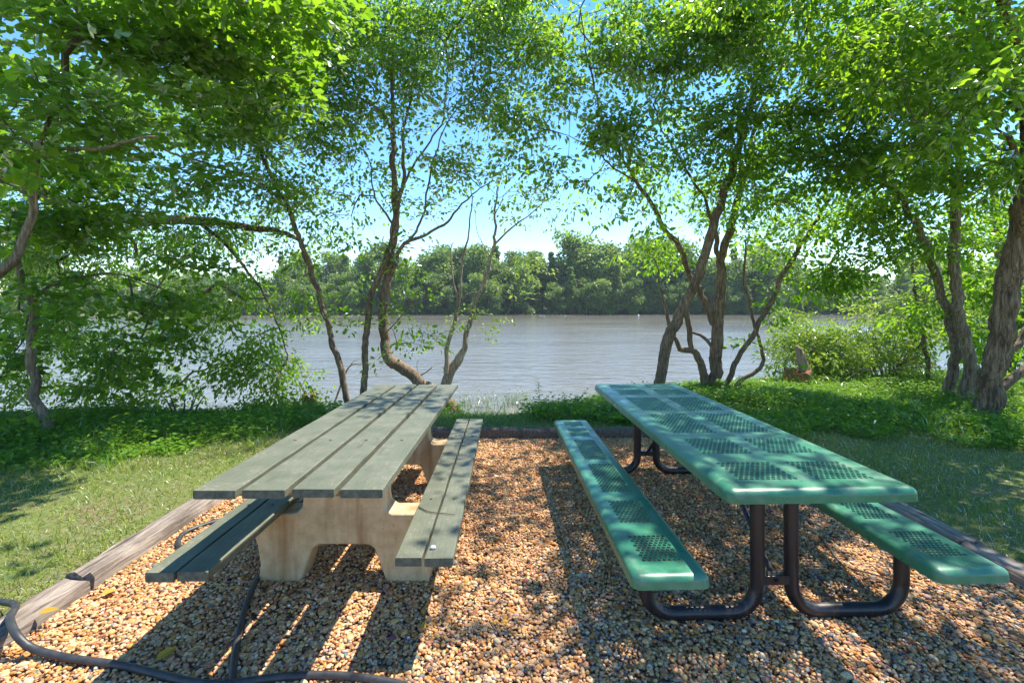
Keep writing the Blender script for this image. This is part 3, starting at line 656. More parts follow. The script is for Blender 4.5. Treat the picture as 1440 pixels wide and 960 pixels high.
mb = MB(); mb.tube([(.22,.06,-.05),(.15,.04,.25),(.08,.03,.45),(.02,.02,.62),(-.01,.02,.68)], [.11,.10,.085,.06,.02], 8); mb.build('splinter', M['dead_wood'], s1, smooth=True)
s2 = stump('tree_stump', 'broken ivy covered stump at the shore left of the wooden table', -2.90, 6.9, .50, .12, .08, 42, (-.10, 0))
r = np.random.default_rng(5); n = 260; bb = np.stack([r.normal(.02, .10, n), r.normal(-.05, .09, n), r.uniform(-.05, .45, n)], 1)
V, fs = leaf_cloud(bb, r.normal(0, 1, (n, 3)) - [0, .3, .3], r.normal(0, .5, (n, 3)) + [0, -.6, .6], r.uniform(.04, .07, n), np.ones(n), OV_V, OV_F)
mesh_np('ivy', V, fs, M['leaf_ovate'], s2, rnd=np.repeat(r.random(n), 6))
s3 = stump('tree_stump', 'mossy root knuckle at the foot of the half dead tree behind the wooden table', -.82, 6.75, .24, .20, .09, 43)
n = 200; bb = np.stack([r.normal(.0, .12, n), r.normal(-.05, .10, n), r.uniform(0, .22, n)], 1)
V, fs = leaf_cloud(bb, r.normal(0, 1, (n, 3)), r.normal(0, .5, (n, 3)) + [0, -.4, .8], r.uniform(.035, .06, n), np.ones(n), OV_V, OV_F)
mesh_np('moss_leaves', V, fs, M['leaf_weed'], s3, rnd=np.repeat(r.random(n), 6))

def driftwood(name, label, pts, rad, mat='dead_wood', extra=()):
    pts = np.array(pts, float); o = pts[0].copy(); root = empty(name, o); tag(root, label, 'driftwood')
    q = smooth_path(np.column_stack([pts, np.linspace(rad, rad*.55, len(pts))]), .06)
    mb = MB(); mb.tube(q[:, :3]-o, q[:, 3]*(1+RNG.normal(0, .08, len(q))), 9)
    for e in extra:
        e = np.array(e, float); mb.tube(smooth_path(np.column_stack([e, np.linspace(rad*.45, .003, len(e))]), .05)[:, :3]-o, np.linspace(rad*.45, .004, len(smooth_path(e, .05))), 6)
    mb.build('stem', M[mat], root, smooth=True); return root
zs = WATER_Z + .015
driftwood('driftwood_log', 'thin brown log lying along the waterline between the two tables', [P(642,588,7.9)*[1,1,0]+[0,0,zs], P(690,586,8.0)*[1,1,0]+[0,0,zs+.03], P(722,584,8.1)*[1,1,0]+[0,0,zs+.05], P(742,586,8.05)*[1,1,0]+[0,0,zs+.01]], .045)
driftwood('driftwood_branch', 'bare branch poking out of the water behind the middle trunk', [P(470,518,9.5)*[1,1,0]+[0,0,WATER_Z-.03], P(490,517,9.5), P(508,512,9.4)], .022, extra=[[P(490,517,9.5), P(497,508,9.5), P(505,505,9.5)]])
driftwood('driftwood_branch', 'forked bare stick rising from the water right of the curved middle trunk', [P(585,530,8.6), P(598,524,8.6), P(609,515,8.6)], .016, extra=[[P(590,527,8.6), P(586,515,8.6), P(589,505,8.6)]])
r = np.random.default_rng(77)
for k in range(9):
    x = r.uniform(1165, 1275); y = r.uniform(515, 548); Z = r.uniform(8.6, 9.1); a = r.uniform(-.5, .5); L = r.uniform(.4, .9)
    p = P(x, y, Z); p[2] = max(p[2], float(zland(p[0], p[1])) + .02 + .03*k)
    d = np.array([math.cos(a), math.sin(a), r.uniform(-.05, .35)])*L
    driftwood('dead_branch', 'bare dead branch in the brush heap right of the split stump', [p, p+d*.5+[0,0,.05*r.random()], p+d], r.uniform(.008, .02), extra=[[p+d*.5, p+d*.7+[0,.05,.15], p+d*.8+[.05,.05,.3]]])['group'] = 'dead branches heaped on the right bank'

# ------------------------------------------------------------------ ground cover and grass
def stuff_blades(name, label, cat, xy, hgt, wid, mat, seed, rmean, lean=.5):
    r = np.random.default_rng(seed); n = len(xy); z = zland(xy[:, 0], xy[:, 1])
    base = np.column_stack([xy, z]); d = np.array([0, 0, 1.0]) + r.normal(0, lean, (n, 3)); d[:, 2] = np.abs(d[:, 2])
    V, fs = leaf_cloud(base, d, r.normal(0, 1, (n, 3)), hgt, wid/hgt, BL_V, BL_F)
    return tag(mesh_np(name, V, fs, mat, rnd=np.repeat(np.clip(rmean + r.normal(0, .18, n), 0, 1), 5)), label, cat, kind='stuff')
def build_grass():
    r = np.random.default_rng(51); pts = []
    def fill(n, x0, x1, y0, y1, keep):
        q = np.column_stack([r.uniform(x0, x1, n), r.uniform(y0, y1, n)]); m = keep(q[:, 0], q[:, 1]); pts.append(q[m])
    fill(120000, -7.0, -2.27, 1.7, 6.3, lambda x, y: r.random(len(x)) < .25 + .75*vnoise(x, y, 1.4))
    fill(130000, 2.75, 9.0, 1.9, 7.5, lambda x, y: r.random(len(x)) < .2 + .75*vnoise(x, y, 1.4))
    fill(26000, -2.4, 3.2, 5.24, 7.2, lambda x, y: y < edge_y(x) + .5)
    xy = np.concatenate(pts); n = len(xy)
    strip = (xy[:, 0] > -2.4) & (xy[:, 0] < 3.0) & (xy[:, 1] > 5.2)
    dry = np.clip(.50*vnoise(xy[:, 0]+5, xy[:, 1]+9, 1.1) + .25*(vnoise(xy[:, 0], xy[:, 1], 3.1)) + .02, 0, 1)
    nearl = np.clip(1 - (np.minimum(np.abs(xy[:, 0]+2.27), np.abs(xy[:, 0]-2.75)))/.55, 0, 1)*(~strip)
    dry = np.clip(dry + .25*nearl, 0, 1); dry[strip] *= .4
    h = r.uniform(.028, .070, n)*(.6 + .8*vnoise(xy[:, 0], xy[:, 1], 2.3))*np.where(strip, 1.5, 1); w = r.uniform(.0035, .006, n)
    stuff_blades('grass', 'patchy green and straw coloured lawn grass around the gravel bed', 'grass', xy, h, w, M['grass'], 52, dry, .75)
build_grass()
def build_cover():
    r = np.random.default_rng(61); pts = []
    def fill(n, x0, x1, y0, y1, keep):
        q = np.column_stack([r.uniform(x0, x1, n), r.uniform(y0, y1, n)]); m = keep(q[:, 0], q[:, 1]); pts.append(q[m])
    lo = lambda x: np.interp(x, [-7, -5, -3.6, -2.4], [3.3, 3.55, 4.1, 5.1])
    def kl(x, y): return (y > lo(x) + .5*(vnoise(x, y, 2.2)-.5)) & (y < edge_y(x) + .7) & (r.random(len(x)) < .35 + .65*vnoise(x, y, 2.6))
    lr = lambda x: np.interp(x, [1.5, 2.4, 3.2, 4.5, 6, 9], [5.6, 5.3, 5.15, 4.95, 4.5, 4.2])
    def kr(x, y): return (y > lr(x) + .5*(vnoise(x, y, 2.2)-.5)) & (y < edge_y(x) + .6) & (r.random(len(x)) < .35 + .65*vnoise(x, y, 2.6))
    fill(6500, -8, -2.2, 3, 7, kl); fill(13000, 1.3, 10, 4.2, 9.8, kr)
    fill(900, .2, 1.9, 5.5, 7.4, lambda x, y: (y > 5.9 - .2*x) & (y < edge_y(x)+.4))
    c = np.concatenate(pts); n = len(c); per = 16; ti = np.repeat(np.arange(n), per)
    h = r.uniform(.04, .16, n)*(.35 + 1.3*vnoise(c[:, 0], c[:, 1], 1.2))*np.where(r.random(n) < .06, 1.7, 1)
    a = r.uniform(0, 6.283, n*per); t = r.random(n*per)**.7; rr = r.uniform(.01, .09, n*per)
    b = np.column_stack([c[ti, 0] + np.cos(a)*rr, c[ti, 1] + np.sin(a)*rr, zland(c[ti, 0], c[ti, 1]) + t*h[ti]])
    d = np.column_stack([np.cos(a), np.sin(a), r.uniform(-.3, .5, n*per)]); nm = np.array([0, 0, 1.0]) + r.normal(0, .4, (n*per, 3))
    V, fs = leaf_cloud(b, d, nm, (r.uniform(.6, 1.35, n))[ti]*r.uniform(.026, .060, n*per), r.uniform(.8, 1.2, n*per), OV_V, OV_F)
    rn = np.clip(r.normal(.5, .15, n)[ti] + .3*(vnoise(c[ti, 0], c[ti, 1], .9)-.5) + r.normal(0, .12, n*per), 0, 1)
    tag(mesh_np('ground_cover', V, fs, M['leaf_weed'], rnd=np.repeat(rn, 6)), 'bright green leafy ground cover spreading over both banks', 'ground cover', kind='stuff')
build_cover()

def build_tall():
    r = np.random.default_rng(66); pts = []
    def fill(n, x0, x1, y0, y1, keep):
        q = np.column_stack([r.uniform(x0, x1, n), r.uniform(y0, y1, n)]); m = keep(q[:, 0], q[:, 1]); pts.append(q[m])
    fill(16000, 2.2, 9.5, 4.7, 9.6, lambda x, y: (y < edge_y(x) + .6) & (vnoise(x, y, 1.6) > .52))
    fill(7000, -7.5, -2.4, 4.0, 6.6, lambda x, y: (y < edge_y(x) + .6) & (vnoise(x, y, 1.8) > .60))
    fill(1500, -1.0, 2.2, 5.8, 7.6, lambda x, y: (y > edge_y(x) - .5) & (y < edge_y(x) + .7))
    xy = np.concatenate(pts); n = len(xy); h = r.uniform(.08, .24, n); 
    stuff_blades('tall_grass', 'longer loose grass blades growing through the ground cover on the banks', 'grass', xy, h, r.uniform(.005, .010, n), M['leaf_weed'], 67, .62, .55)
build_tall()
def weed(name, label, x, y, Z, hgt, seed, leaf='leaf_weed', ls=.10, n=26):
    r = np.random.default_rng(seed); p = P(x, y, Z); p[2] = float(zland(p[0], p[1])) - .01
    root = empty(name, p); tag(root, label, 'plant'); mb = MB()
    mb.tube([(0,0,0), (.01,0,hgt*.5), (.0,.01,hgt)], [.006,.005,.003], 5); mb.build('stem', M['reed'], root, smooth=True)
    t = np.linspace(.08, 1, n); a = np.arange(n)*2.4
    b = np.column_stack([np.zeros(n), np.zeros(n), t*hgt]); d = np.column_stack([np.cos(a), np.sin(a), .5 - t*.6])
    V, fs = leaf_cloud(b, d, np.array([0,0,1.0]) + r.normal(0, .2, (n, 3)), ls*(1.1-.6*t), np.full(n, .8), OV_V, OV_F)
    mesh_np('leaves', V, fs, M[leaf], root, rnd=np.repeat(np.clip(r.normal(.35, .15, n), 0, 1), 6)); return root
weed('weed_plant', 'tall leafy weed standing alone by the water between the tables', 757, 592, 6.5, .44, 71)
weed('weed_plant', 'shorter broad leaved weed just right of the tall one by the water', 768, 590, 6.4, .18, 72, ls=.13)
weed('weed_plant', 'round leaved weed on the bank near the far corner of the green table', 812, 585, 6.6, .20, 73, ls=.12)
weed('weed_plant', 'narrow weed on the bank beside the far left corner of the green bench', 793, 590, 6.5, .24, 74, ls=.09)
weed('weed_plant', 'dark leafy weed at the foot of the crossing stems', 1012, 566, 7.9, .20, 75, 'leaf_ovate', .13, 40)
weed('weed_plant', 'glossy weed leaning from the right foot of the crossing stems', 1040, 560, 8.0, .26, 76, 'leaf_right', .12, 34)

def reeds(x, y, Z, label, seed, n=60):
    r = np.random.default_rng(seed); p = P(x, y, Z); p[2] = WATER_Z
    root = tag(empty('reed_tuft', p), label, 'reeds', 'reed tufts in the shallows')
    xy = r.normal(0, .13, (n, 2)); base = np.column_stack([xy, np.full(n, -.05)]); d = np.array([0, 0, 1.0]) + r.normal(0, .22, (n, 3))
    h = r.uniform(.18, .42, n); V, fs = leaf_cloud(base, d, r.normal(0, 1, (n, 3)), h, .007/h, BL_V, BL_F)
    o = mesh_np('blades', V, fs, M['reed'], root, rnd=np.repeat(r.random(n), 5))
    m = 60; b = np.column_stack([r.normal(0, .14, (m, 2)), r.uniform(.05, .3, m)])
    V, fs = leaf_cloud(b, r.normal(0, 1, (m, 3)), r.normal(0, 1, (m, 3)), r.uniform(.02, .045, m), np.ones(m), OV_V, OV_F)
    mesh_np('leaves', V, fs, M['reed'], root, rnd=np.repeat(r.random(m), 6))
reeds(650, 566, 9.0, 'sparse green reed tuft in the shallows nearest the wooden table', 81)
reeds(679, 566, 9.0, 'small reed tuft second from the wooden table', 82, 45)
reeds(699, 569, 8.9, 'short reed tuft left of the tallest one', 83, 40)
reeds(722, 560, 9.2, 'tallest and widest reed tuft in the shallows', 84, 110)
reeds(742, 564, 9.0, 'thin reed tuft behind the tall weed', 85, 40)
reeds(970, 530, 10.2, 'pale reed tuft in the water behind the crossing stems', 86, 50)

# ------------------------------------------------------------------ wooden picnic table
def plank_set(widths, gap, L, th, z, x0, name, parent, seed, ends=.012):
    """flat boards running along y, centred on y=0; z is the top face"""
    r = random.Random(seed); mb = MB(); x = x0
    for w in widths:
        n = 26; a, b = -L/2 + r.uniform(-ends, ends), L/2 + r.uniform(-ends, ends)
        ring = []
        for i in range(n+1):
            y = a + (b-a)*i/n; j = .0016; e = .004
            q = [(x+e, z), (x+w-e, z), (x+w, z-e), (x+w, z-th+e), (x+w-e, z-th), (x+e, z-th), (x, z-th+e), (x, z-e)]
            dx = r.uniform(-j, j); end = .003 if i in (0, n) else 0; y += r.uniform(-.004, .004)*(i in (0, n))
            ring.append([(px + dx*(1 if k in (2,3) else -1 if k in (6,7) else 0), y, pz - (end if k in (0,1) else 0) + r.uniform(-.0008, .0008)) for k, (px, pz) in enumerate(q)])
        v = [p for rg in ring for p in rg]; f = []
        for i in range(n):
            for k in range(8): f.append((i*8+k, i*8+(k+1) % 8, (i+1)*8+(k+1) % 8, (i+1)*8+k))
        f = [tuple(reversed(q)) for q in f]
        f.append(tuple(range(8))); f.append(tuple(n*8+k for k in reversed(range(8))))
        mb.add(v, f); x += w + gap
    o = mb.build(name, M['paint_wood'], parent)
    o.data.materials.append(M['edge_wood'])
    for p in o.data.polygons:
        if abs(p.normal.y) > .7: p.material_index = 1
    o.data.update(); return o

WT = empty('wood_picnic_table', (-.868, 3.06, 0), R(-.3)); tag(WT, 'picnic table with weathered grey green planks on stained concrete legs', 'picnic table')
plank_set([.164]*4, .026, 2.45, .036, .725, -.367, 'tabletop', WT, 1)
BR = plank_set([.112, .118], .010, 2.38, .038, .405, -.12, 'bench', WT, 2); BR.location = (.492, .06, 0); BR.rotation_euler.z = R(.9)
BL = plank_set([.112, .118], .010, 2.42, .040, .405, -.12, 'bench', WT, 3); BL.location = (-.435, -.02, 0)
def pedestal(y, parent):
    half = [(0,.686),(.222,.686),(.216,.52),(.210,.44),(.217,.395),(.247,.366),(.50,.366),(.505,.335),(.47,.27),(.445,.19),(.432,.10),(.445,.0),(.445,-.06),(.235,-.06),(.215,.03),(.185,.12),(.160,.185),(.13,.205),(0,.207)]
    # front outline: right half then mirrored left half
    rgt = half; lft = [(-x, z) for x, z in reversed(half[1:-1])]
    poly = rgt + lft; n = len(poly); d = .075
    v = [(x, y-d, z) for x, z in poly] + [(x, y+d, z) for x, z in poly]
    f = [tuple(range(n)), tuple(reversed(range(n, 2*n)))] + [(i+n, (i+1) % n + n, (i+1) % n, i) for i in range(n)]
    mb = MB(); mb.add(v, f)
    o = mb.build('pedestal', M['concrete'], parent, bevel=.012, seg=3); o.location.x = 0.0
    bm_fix(o); return o
def bm_fix(o):
    import bmesh
    bm = bmesh.new(); bm.from_mesh(o.data); bmesh.ops.recalc_face_normals(bm, faces=bm.faces[:]); bm.to_mesh(o.data); bm.free()
pedestal(-.56, WT); pedestal(.66, WT)
def bolts(parent, xs, ys, z):
    for yy in ys:
        for xx in xs:
            mb = MB(); mb.tube([(xx, yy, z-.004), (xx, yy, z+.0025), (xx, yy, z+.004)], [.008, .008, .004], 8); mb.build('bolt', M['bolt'], parent)
TT = [o for o in WT.children if o.name.startswith('tabletop')][0]
bolts(TT, [-.367 + .082 + .190*k for k in range(4)], (-.56, .66), .725)
for b_ in (BR, BL): bolts(b_, (-.064, .061), (-.60, .62), .405)
for yb in (-1.10, 1.06):
    mb = MB(); mb.box((-.30, yb-.035, .660), (.33, yb+.035, .6885)); mb.build('batten', M['batten'], WT, bevel=.003)
for o in (BR, BL): bm_fix(o)

# ------------------------------------------------------------------ green coated picnic table
def perforated(name, Wd, L, z, panels_y, panels_x, parent, cell=.0235, hole=.0088, lip=.052, er=.036, cr=.05, th=.006):
    """sheet with rolled edges and staggered round holes, centred on 0,0; z is the top face"""
    mb = MB(); hx, hy = Wd/2 - er, L/2 - er      # flat part
    xs = [-hx]; ys = [-hy]; cells = {}
    def cell_fill(x0, x1, y0, y1):               # one panel: rows across y, holes offset every other row
        nx = max(2, int(round((x1-x0)/cell))); ny = max(2, int(round((y1-y0)/(cell*.86)))); a = (x1-x0)/nx; b = (y1-y0)/ny
        V, Fc = [], []
        for j in range(ny):
            yb, yt = y0 + j*b, y0 + (j+1)*b
            spans = [(x0 + i*a, x0 + (i+1)*a, True) for i in range(nx)] if j % 2 == 0 else [(x0, x0+a/2, False)] + [(x0+a/2+i*a, x0+a/2+(i+1)*a, True) for i in range(nx-1)] + [(x1-a/2, x1, False)]
            for (xa, xb, hl) in spans:
                if not hl: mb.add([(xa,yb,z),(xb,yb,z),(xb,yt,z),(xa,yt,z)], [(0,1,2,3)]); continue
                cx, cy = (xa+xb)/2, (yb+yt)/2
                o = [(xa,yb),(cx,yb),(xb,yb),(xb,cy),(xb,yt),(cx,yt),(xa,yt),(xa,cy)]
                ang = [math.atan2(p[1]-cy, p[0]-cx) for p in o]
                i_ = [(cx+hole*math.cos(t), cy+hole*math.sin(t)) for t in ang]
                rim = [(cx+(hole+.0016)*math.cos(t), cy+(hole+.0016)*math.sin(t)) for t in ang]
                v = [(p[0],p[1],z) for p in o] + [(p[0],p[1],z) for p in rim] + [(p[0],p[1],z-.0016) for p in i_] + [(p[0],p[1],z-th) for p in i_]
                f = []
                for k in range(8):
                    q = (k+1) % 8; f += [(k,q,8+q,8+k), (8+k,8+q,16+q,16+k), (16+k,16+q,24+q,24+k)]
                mb.add(v, f)
    # flat grid split at panel borders
    gx = sorted({-hx, hx, *[t for p in panels_x for t in p]}); gy = sorted({-hy, hy, *[t for p in panels_y for t in p]})
    for i in range(len(gx)-1):
        for j in range(len(gy)-1):
            x0, x1, y0, y1 = gx[i], gx[i+1], gy[j], gy[j+1]
            if (x0, x1) in panels_x and (y0, y1) in panels_y: cell_fill(x0, x1, y0, y1)
            else: mb.add([(x0,y0,z),(x1,y0,z),(x1,y1,z),(x0,y1,z)], [(0,1,2,3)])
    # rolled edge: quarter round then a short lip, with rounded corners
    prof = [(er*math.sin(t), -er*.75*(1-math.cos(t))) for t in np.linspace(0, math.pi/2, 7)] + [(er+.002, -lip), (er-.006, -lip-.002), (er-.008, -er*.8)]
    loop = []
    def corner(cx, cy, a0):
        return [(cx, cy, a0 + R(90)*k/5) for k in range(6)]
    pts = []
    for (sx, sy, a0) in ((1,-1,R(-90)),(1,1,0),(-1,1,R(90)),(-1,-1,R(180))): pts += corner(sx*hx, sy*hy, a0)
    n = len(pts); m = len(prof)
    v = [(x + d*math.cos(a), y + d*math.sin(a), z + dz) for (x, y, a) in pts for (d, dz) in prof]
    f = [(i*m+k, i*m+k+1, ((i+1) % n)*m+k+1, ((i+1) % n)*m+k) for i in range(n) for k in range(m-1)]
    mb.add(v, f)
    # underside sheet frame
    o = mb.build(name, M['green_coat'], parent)
    import bmesh
    bm = bmesh.new(); bm.from_mesh(o.data); bmesh.ops.remove_doubles(bm, verts=bm.verts[:], dist=.0003); bmesh.ops.dissolve_degenerate(bm, dist=.0001, edges=bm.edges[:])
    bmesh.ops.recalc_face_normals(bm, faces=bm.faces[:]); bm.to_mesh(o.data); bm.free()
    o.data.polygons.foreach_set('use_smooth', [True]*len(o.data.polygons)); o.data.set_sharp_from_angle(angle=R(40))
    return o
GT = empty('metal_picnic_table', (1.172, 3.05, 0), R(1.9)); tag(GT, 'green coated steel picnic table with perforated top and benches on black tube legs', 'picnic table')
PY = [(1.92,2.135),(2.26,2.51),(2.63,3.09),(3.18,3.64),(3.74,3.98),(4.05,4.21)]
PY = [(a-3.05, b-3.05) for a, b in PY]
perforated('tabletop', .765, 2.48, .732, PY, [(-.285,-.035),(.035,.285)], GT)
for sx in (-1, 1):
    b = perforated('bench', .305, 2.48, .408, PY, [(-.085,.085)], GT, cell=.0225, hole=.0086, er=.034, lip=.050); b.location.x = sx*.600
def frame(y, parent):
    for s in (-1, 1):
        c = .125; pts = [(s*.079, y, .70), (s*.079, y, .35)]
        pts += [(s*(.079 + c*(1-math.cos(t))), y, .045 + c*(1-math.sin(t))) for t in np.linspace(0, math.pi/2, 8)]
        pts += [(s*(.60-c*(1-math.sin(t))), y, .045 + c*(1-math.cos(t))) for t in np.linspace(0, math.pi/2, 8)]
        pts += [(s*.60, y, .30), (s*.60, y, .385)]
        mb = MB(); mb.tube(pts, .031, 16); leg = mb.build('leg', M['steel'], parent, smooth=True, autosmooth=45)
        mp = MB(); mp.box((s*.60-.10, y-.03, .386), (s*.60+.10, y+.03, .394)); mp.build('mounting_plate', M['steel'], leg)
    mb = MB(); mb.box((-.062, y-.022, .175), (.062, y-.016, .215)); mb.box((-.062, y-.022, .209), (.062, y+.02, .2155)); cp = mb.build('cross_plate', M['steel'], parent, bevel=.002)
    mb = MB(); mb.tube([(0, y-.034, .195), (0, y-.021, .195)], .011, 6); mb.build('bolt', M['steel'], cp)
    sg = 1 if y < 0 else -1
    mb = MB(); mb.tube([(0, y+.01*sg, .19), (0, y+.06*sg, .235), (0, y+.62*sg, .69)], .013, 8); mb.build('brace', M['steel'], parent, smooth=True, autosmooth=45)
    mb = MB(); mb.box((-.30, y-.02, .700), (.30, y+.02, .708)); mb.build('mounting_plate', M['steel'], parent)
frame(-.90, GT); frame(.93, GT)

# ------------------------------------------------------------------ landscape timbers
def timber(label, p0, p1, w, h, seed, mat):
    """p0,p1: ends of the centre line on the ground"""
    r = np.random.default_rng(seed); p0 = np.array(p0, float); p1 = np.array(p1, float); d = p1-p0; L = np.linalg.norm(d); ang = math.atan2(d[1], d[0]) - math.pi/2
    root = empty('landscape_timber', (*p0, 0), ang); tag(root, label, 'timber', 'timbers edging the gravel bed')
    n = max(8, int(L/.07)); v, f = [], []; e = .022
    prof = [(-w/2, -.05), (-w/2, h-e), (-w/2+e*.4, h-e*.3), (-w/2+e, h), (-w*.15, h+.002), (w*.18, h-.001), (w/2-e, h), (w/2-e*.4, h-e*.3), (w/2, h-e), (w/2, -.05)]; m = len(prof)
    wob = r.normal(0, 1, (n+1, m)); wob = (wob + np.roll(wob, 1, 0) + np.roll(wob, 2, 0))/2.2
    crack = r.uniform(-.3, .3)
    for i in range(n+1):
        t = i/n*L
        for k, (x, z) in enumerate(prof):
            g = .012 if (k == 5 and vnoise(t, seed, 1.7) > .45) else 0
            v.append((x + .004*wob[i, k], t + (r.uniform(-.008, .008) if i in (0, n) else 0), z + .005*wob[i, (k*3) % m]*(z > 0) - g))
    for i in range(n):
        for k in range(m-1): f.append((i*m+k, (i+1)*m+k, (i+1)*m+k+1, i*m+k+1))
    f.append(tuple(range(m))); f.append(tuple(n*m+k for k in reversed(range(m))))
    mb = MB(); mb.add(v, f); o = mb.build('beam', M[mat], root, autosmooth=50); bm_fix(o); return root
timber('split grey timber lying nearest on the left edge of the gravel', (-2.19, .2), (-2.185, 2.35), .15, .075, 3, 'timber')
timber('long weathered timber along the left lawn with a dark knot', (-2.185, 2.365), (-2.20, 4.75), .15, .092, 4, 'timber')
timber('dark timber across the back behind the wooden table', (-2.25, 5.135), (.09, 5.125), .15, .105, 5, 'timber_dark')
timber('dark timber across the back behind the green table', (.10, 5.115), (2.75, 5.13), .15, .105, 6, 'timber_dark')
timber('cracked grey timber along the right lawn beyond the end joint', (2.645, 2.72), (2.65, 5.03), .15, .085, 7, 'timber')
timber('grey timber nearest on the right edge beside the green bench', (2.65, .4), (2.645, 2.705), .15, .080, 8, 'timber')

# ------------------------------------------------------------------ hoses
def hose(label, pts, rad):
    pts = np.array(pts, float); o = pts[0].copy(); root = empty('hose', o); tag(root, label, 'hose', 'black hoses on the gravel')
    q = smooth_path(pts, .03); mb = MB(); mb.tube(q-o, rad, 10); mb.build('tube', M['rubber'], root, smooth=True)
g = lambda x, y, z=.03: tuple(G(x, y, z))
hose('black hose crossing the left timber and curling along the front of the gravel', [g(-60,842,.05), g(5,846,.06), g(22,852,.10), g(14,868,.11), g(24,893,.10), g(48,912,.05), g(100,925,.035), g(165,934), g(205,943), g(262,957), g(310,962), g(345,958), g(400,951), g(470,949), g(545,958), g(600,975)], .0145)
hose('black hose running out from under the concrete leg towards the front', [g(372,800), g(361,815), g(346,850), g(336,890), g(329,930), g(326,962), g(322,990)], .0145)
hose('black hose loop showing between the left bench and the timber', [g(430,704), g(395,716), g(350,722), g(310,731), g(275,742), g(256,752), g(251,766), g(268,776), g(300,778)], .0145)

# ------------------------------------------------------------------ small things
def fallen_leaf(label, p, ang, size, seed, m='yellow_leaf'):
    o_ = np.zeros((1, 3)); V, fs = leaf_cloud(o_, np.array([[math.cos(ang), math.sin(ang), .05]]), np.array([[.15, -.1, 1.0]]), np.array([size]), np.array([1.0]), OV_V, OV_F)
    o = mesh_np('fallen_leaf', V, fs, M[m], rnd=np.full(6, .2 + .6*random.random())); o.location = p
    s = o.modifiers.new('thick', 'SOLIDIFY'); s.thickness = .0008
    tag(o, label, 'leaf', 'fallen yellow leaves')
fallen_leaf('yellow leaf lying in the table shadow near the front hose', g(218,928,.035), 1.1, .085, 1)
fallen_leaf('curled tan leaf lying on the near left timber', g(54,861,.082), .3, .075, 2)
fallen_leaf('dull olive leaf on the gravel beside the timber joint', g(140,836,.035), .7, .07, 3)
fallen_leaf('yellow leaf in the lawn beside the left timber', g(222,731,.05), .2, .06, 4)
fallen_leaf('yellow leaf on the gravel in front of the right wooden bench', g(594,884,.035), 1.5, .05, 5)
fallen_leaf('yellow leaf in the lawn right of the green table', g(1283,674,.05), .4, .07, 6)
r = np.random.default_rng(303); n = 420; q = np.column_stack([r.uniform(GX0+.05, GX1-.05, n), r.uniform(1.6, GY1-.05, n)]); q2 = np.column_stack([r.choice([-1, 1], 260)*r.uniform(2.5, 5.2, 260), r.uniform(2.0, 5.4, 260)])
b = np.vstack([np.column_stack([q, np.full(n, .030)]), np.column_stack([q2, zland(q2[:, 0], q2[:, 1]) + .04])]); n = len(b); a = r.uniform(0, 6.28, n)
V, fs = leaf_cloud(b, np.column_stack([np.cos(a), np.sin(a), r.normal(0, .15, n)]), np.array([0,0,1.0]) + r.normal(0, .25, (n, 3)), r.uniform(.012, .040, n), r.uniform(.4, 1.1, n), OV_V, OV_F)
tag(mesh_np('leaf_litter', V, fs, M['litter'], rnd=np.repeat(r.random(n), 6)), 'small brown leaf fragments scattered over the gravel and lawn', 'leaf litter', kind='stuff')
def twig(label, pts, rad=.004):
    pts = np.array(pts, float); o = pts[0].copy(); root = empty('twig', o); tag(root, label, 'twig'); q = smooth_path(pts, .03)
    mb = MB(); mb.tube(q-o, np.linspace(rad, rad*.5, len(q)), 6); mb.build('stem', M['twig'], root, smooth=True)
pb = lambda x, y: tuple(P(x, y, F*(H-.411)/(y-HY)))
twig('thin dark twig lying across the right wooden bench', [pb(589,712), pb(604,719), pb(622,721), pb(640,723)], .0035)
twig('grey stick on the gravel beneath the green table', [g(1153,752), g(1170,775), g(1187,798)], .009)
twig('pale stick on the gravel beneath the right green bench', [g(1196,799), g(1225,806), g(1262,817)], .006)
twig('small stick against the near black tube leg', [g(990,872), g(1020,876), g(1045,880)], .005)
bv, bf = ico(2); pk = mesh_np('pebble', bv*[.013,.010,.008], [bf], M['white'], smooth=True); pk.location = (*pb(609,769)[:2], .411); tag(pk, 'white pebble sitting on the near end of the right wooden bench', 'pebble')
bu = empty('buoy', P(898, 442, 92)*[1,1,0] + [0,0,WATER_Z]); tag(bu, 'tiny white float far out on the lake', 'buoy')
mesh_np('float_ball', bv*.16 + [0,0,.08], [bf], M['white'], bu, smooth=True); mb = MB(); mb.tube([(0,0,.2),(0,0,.34)], .03, 8); mb.build('cap', M['white'], bu)

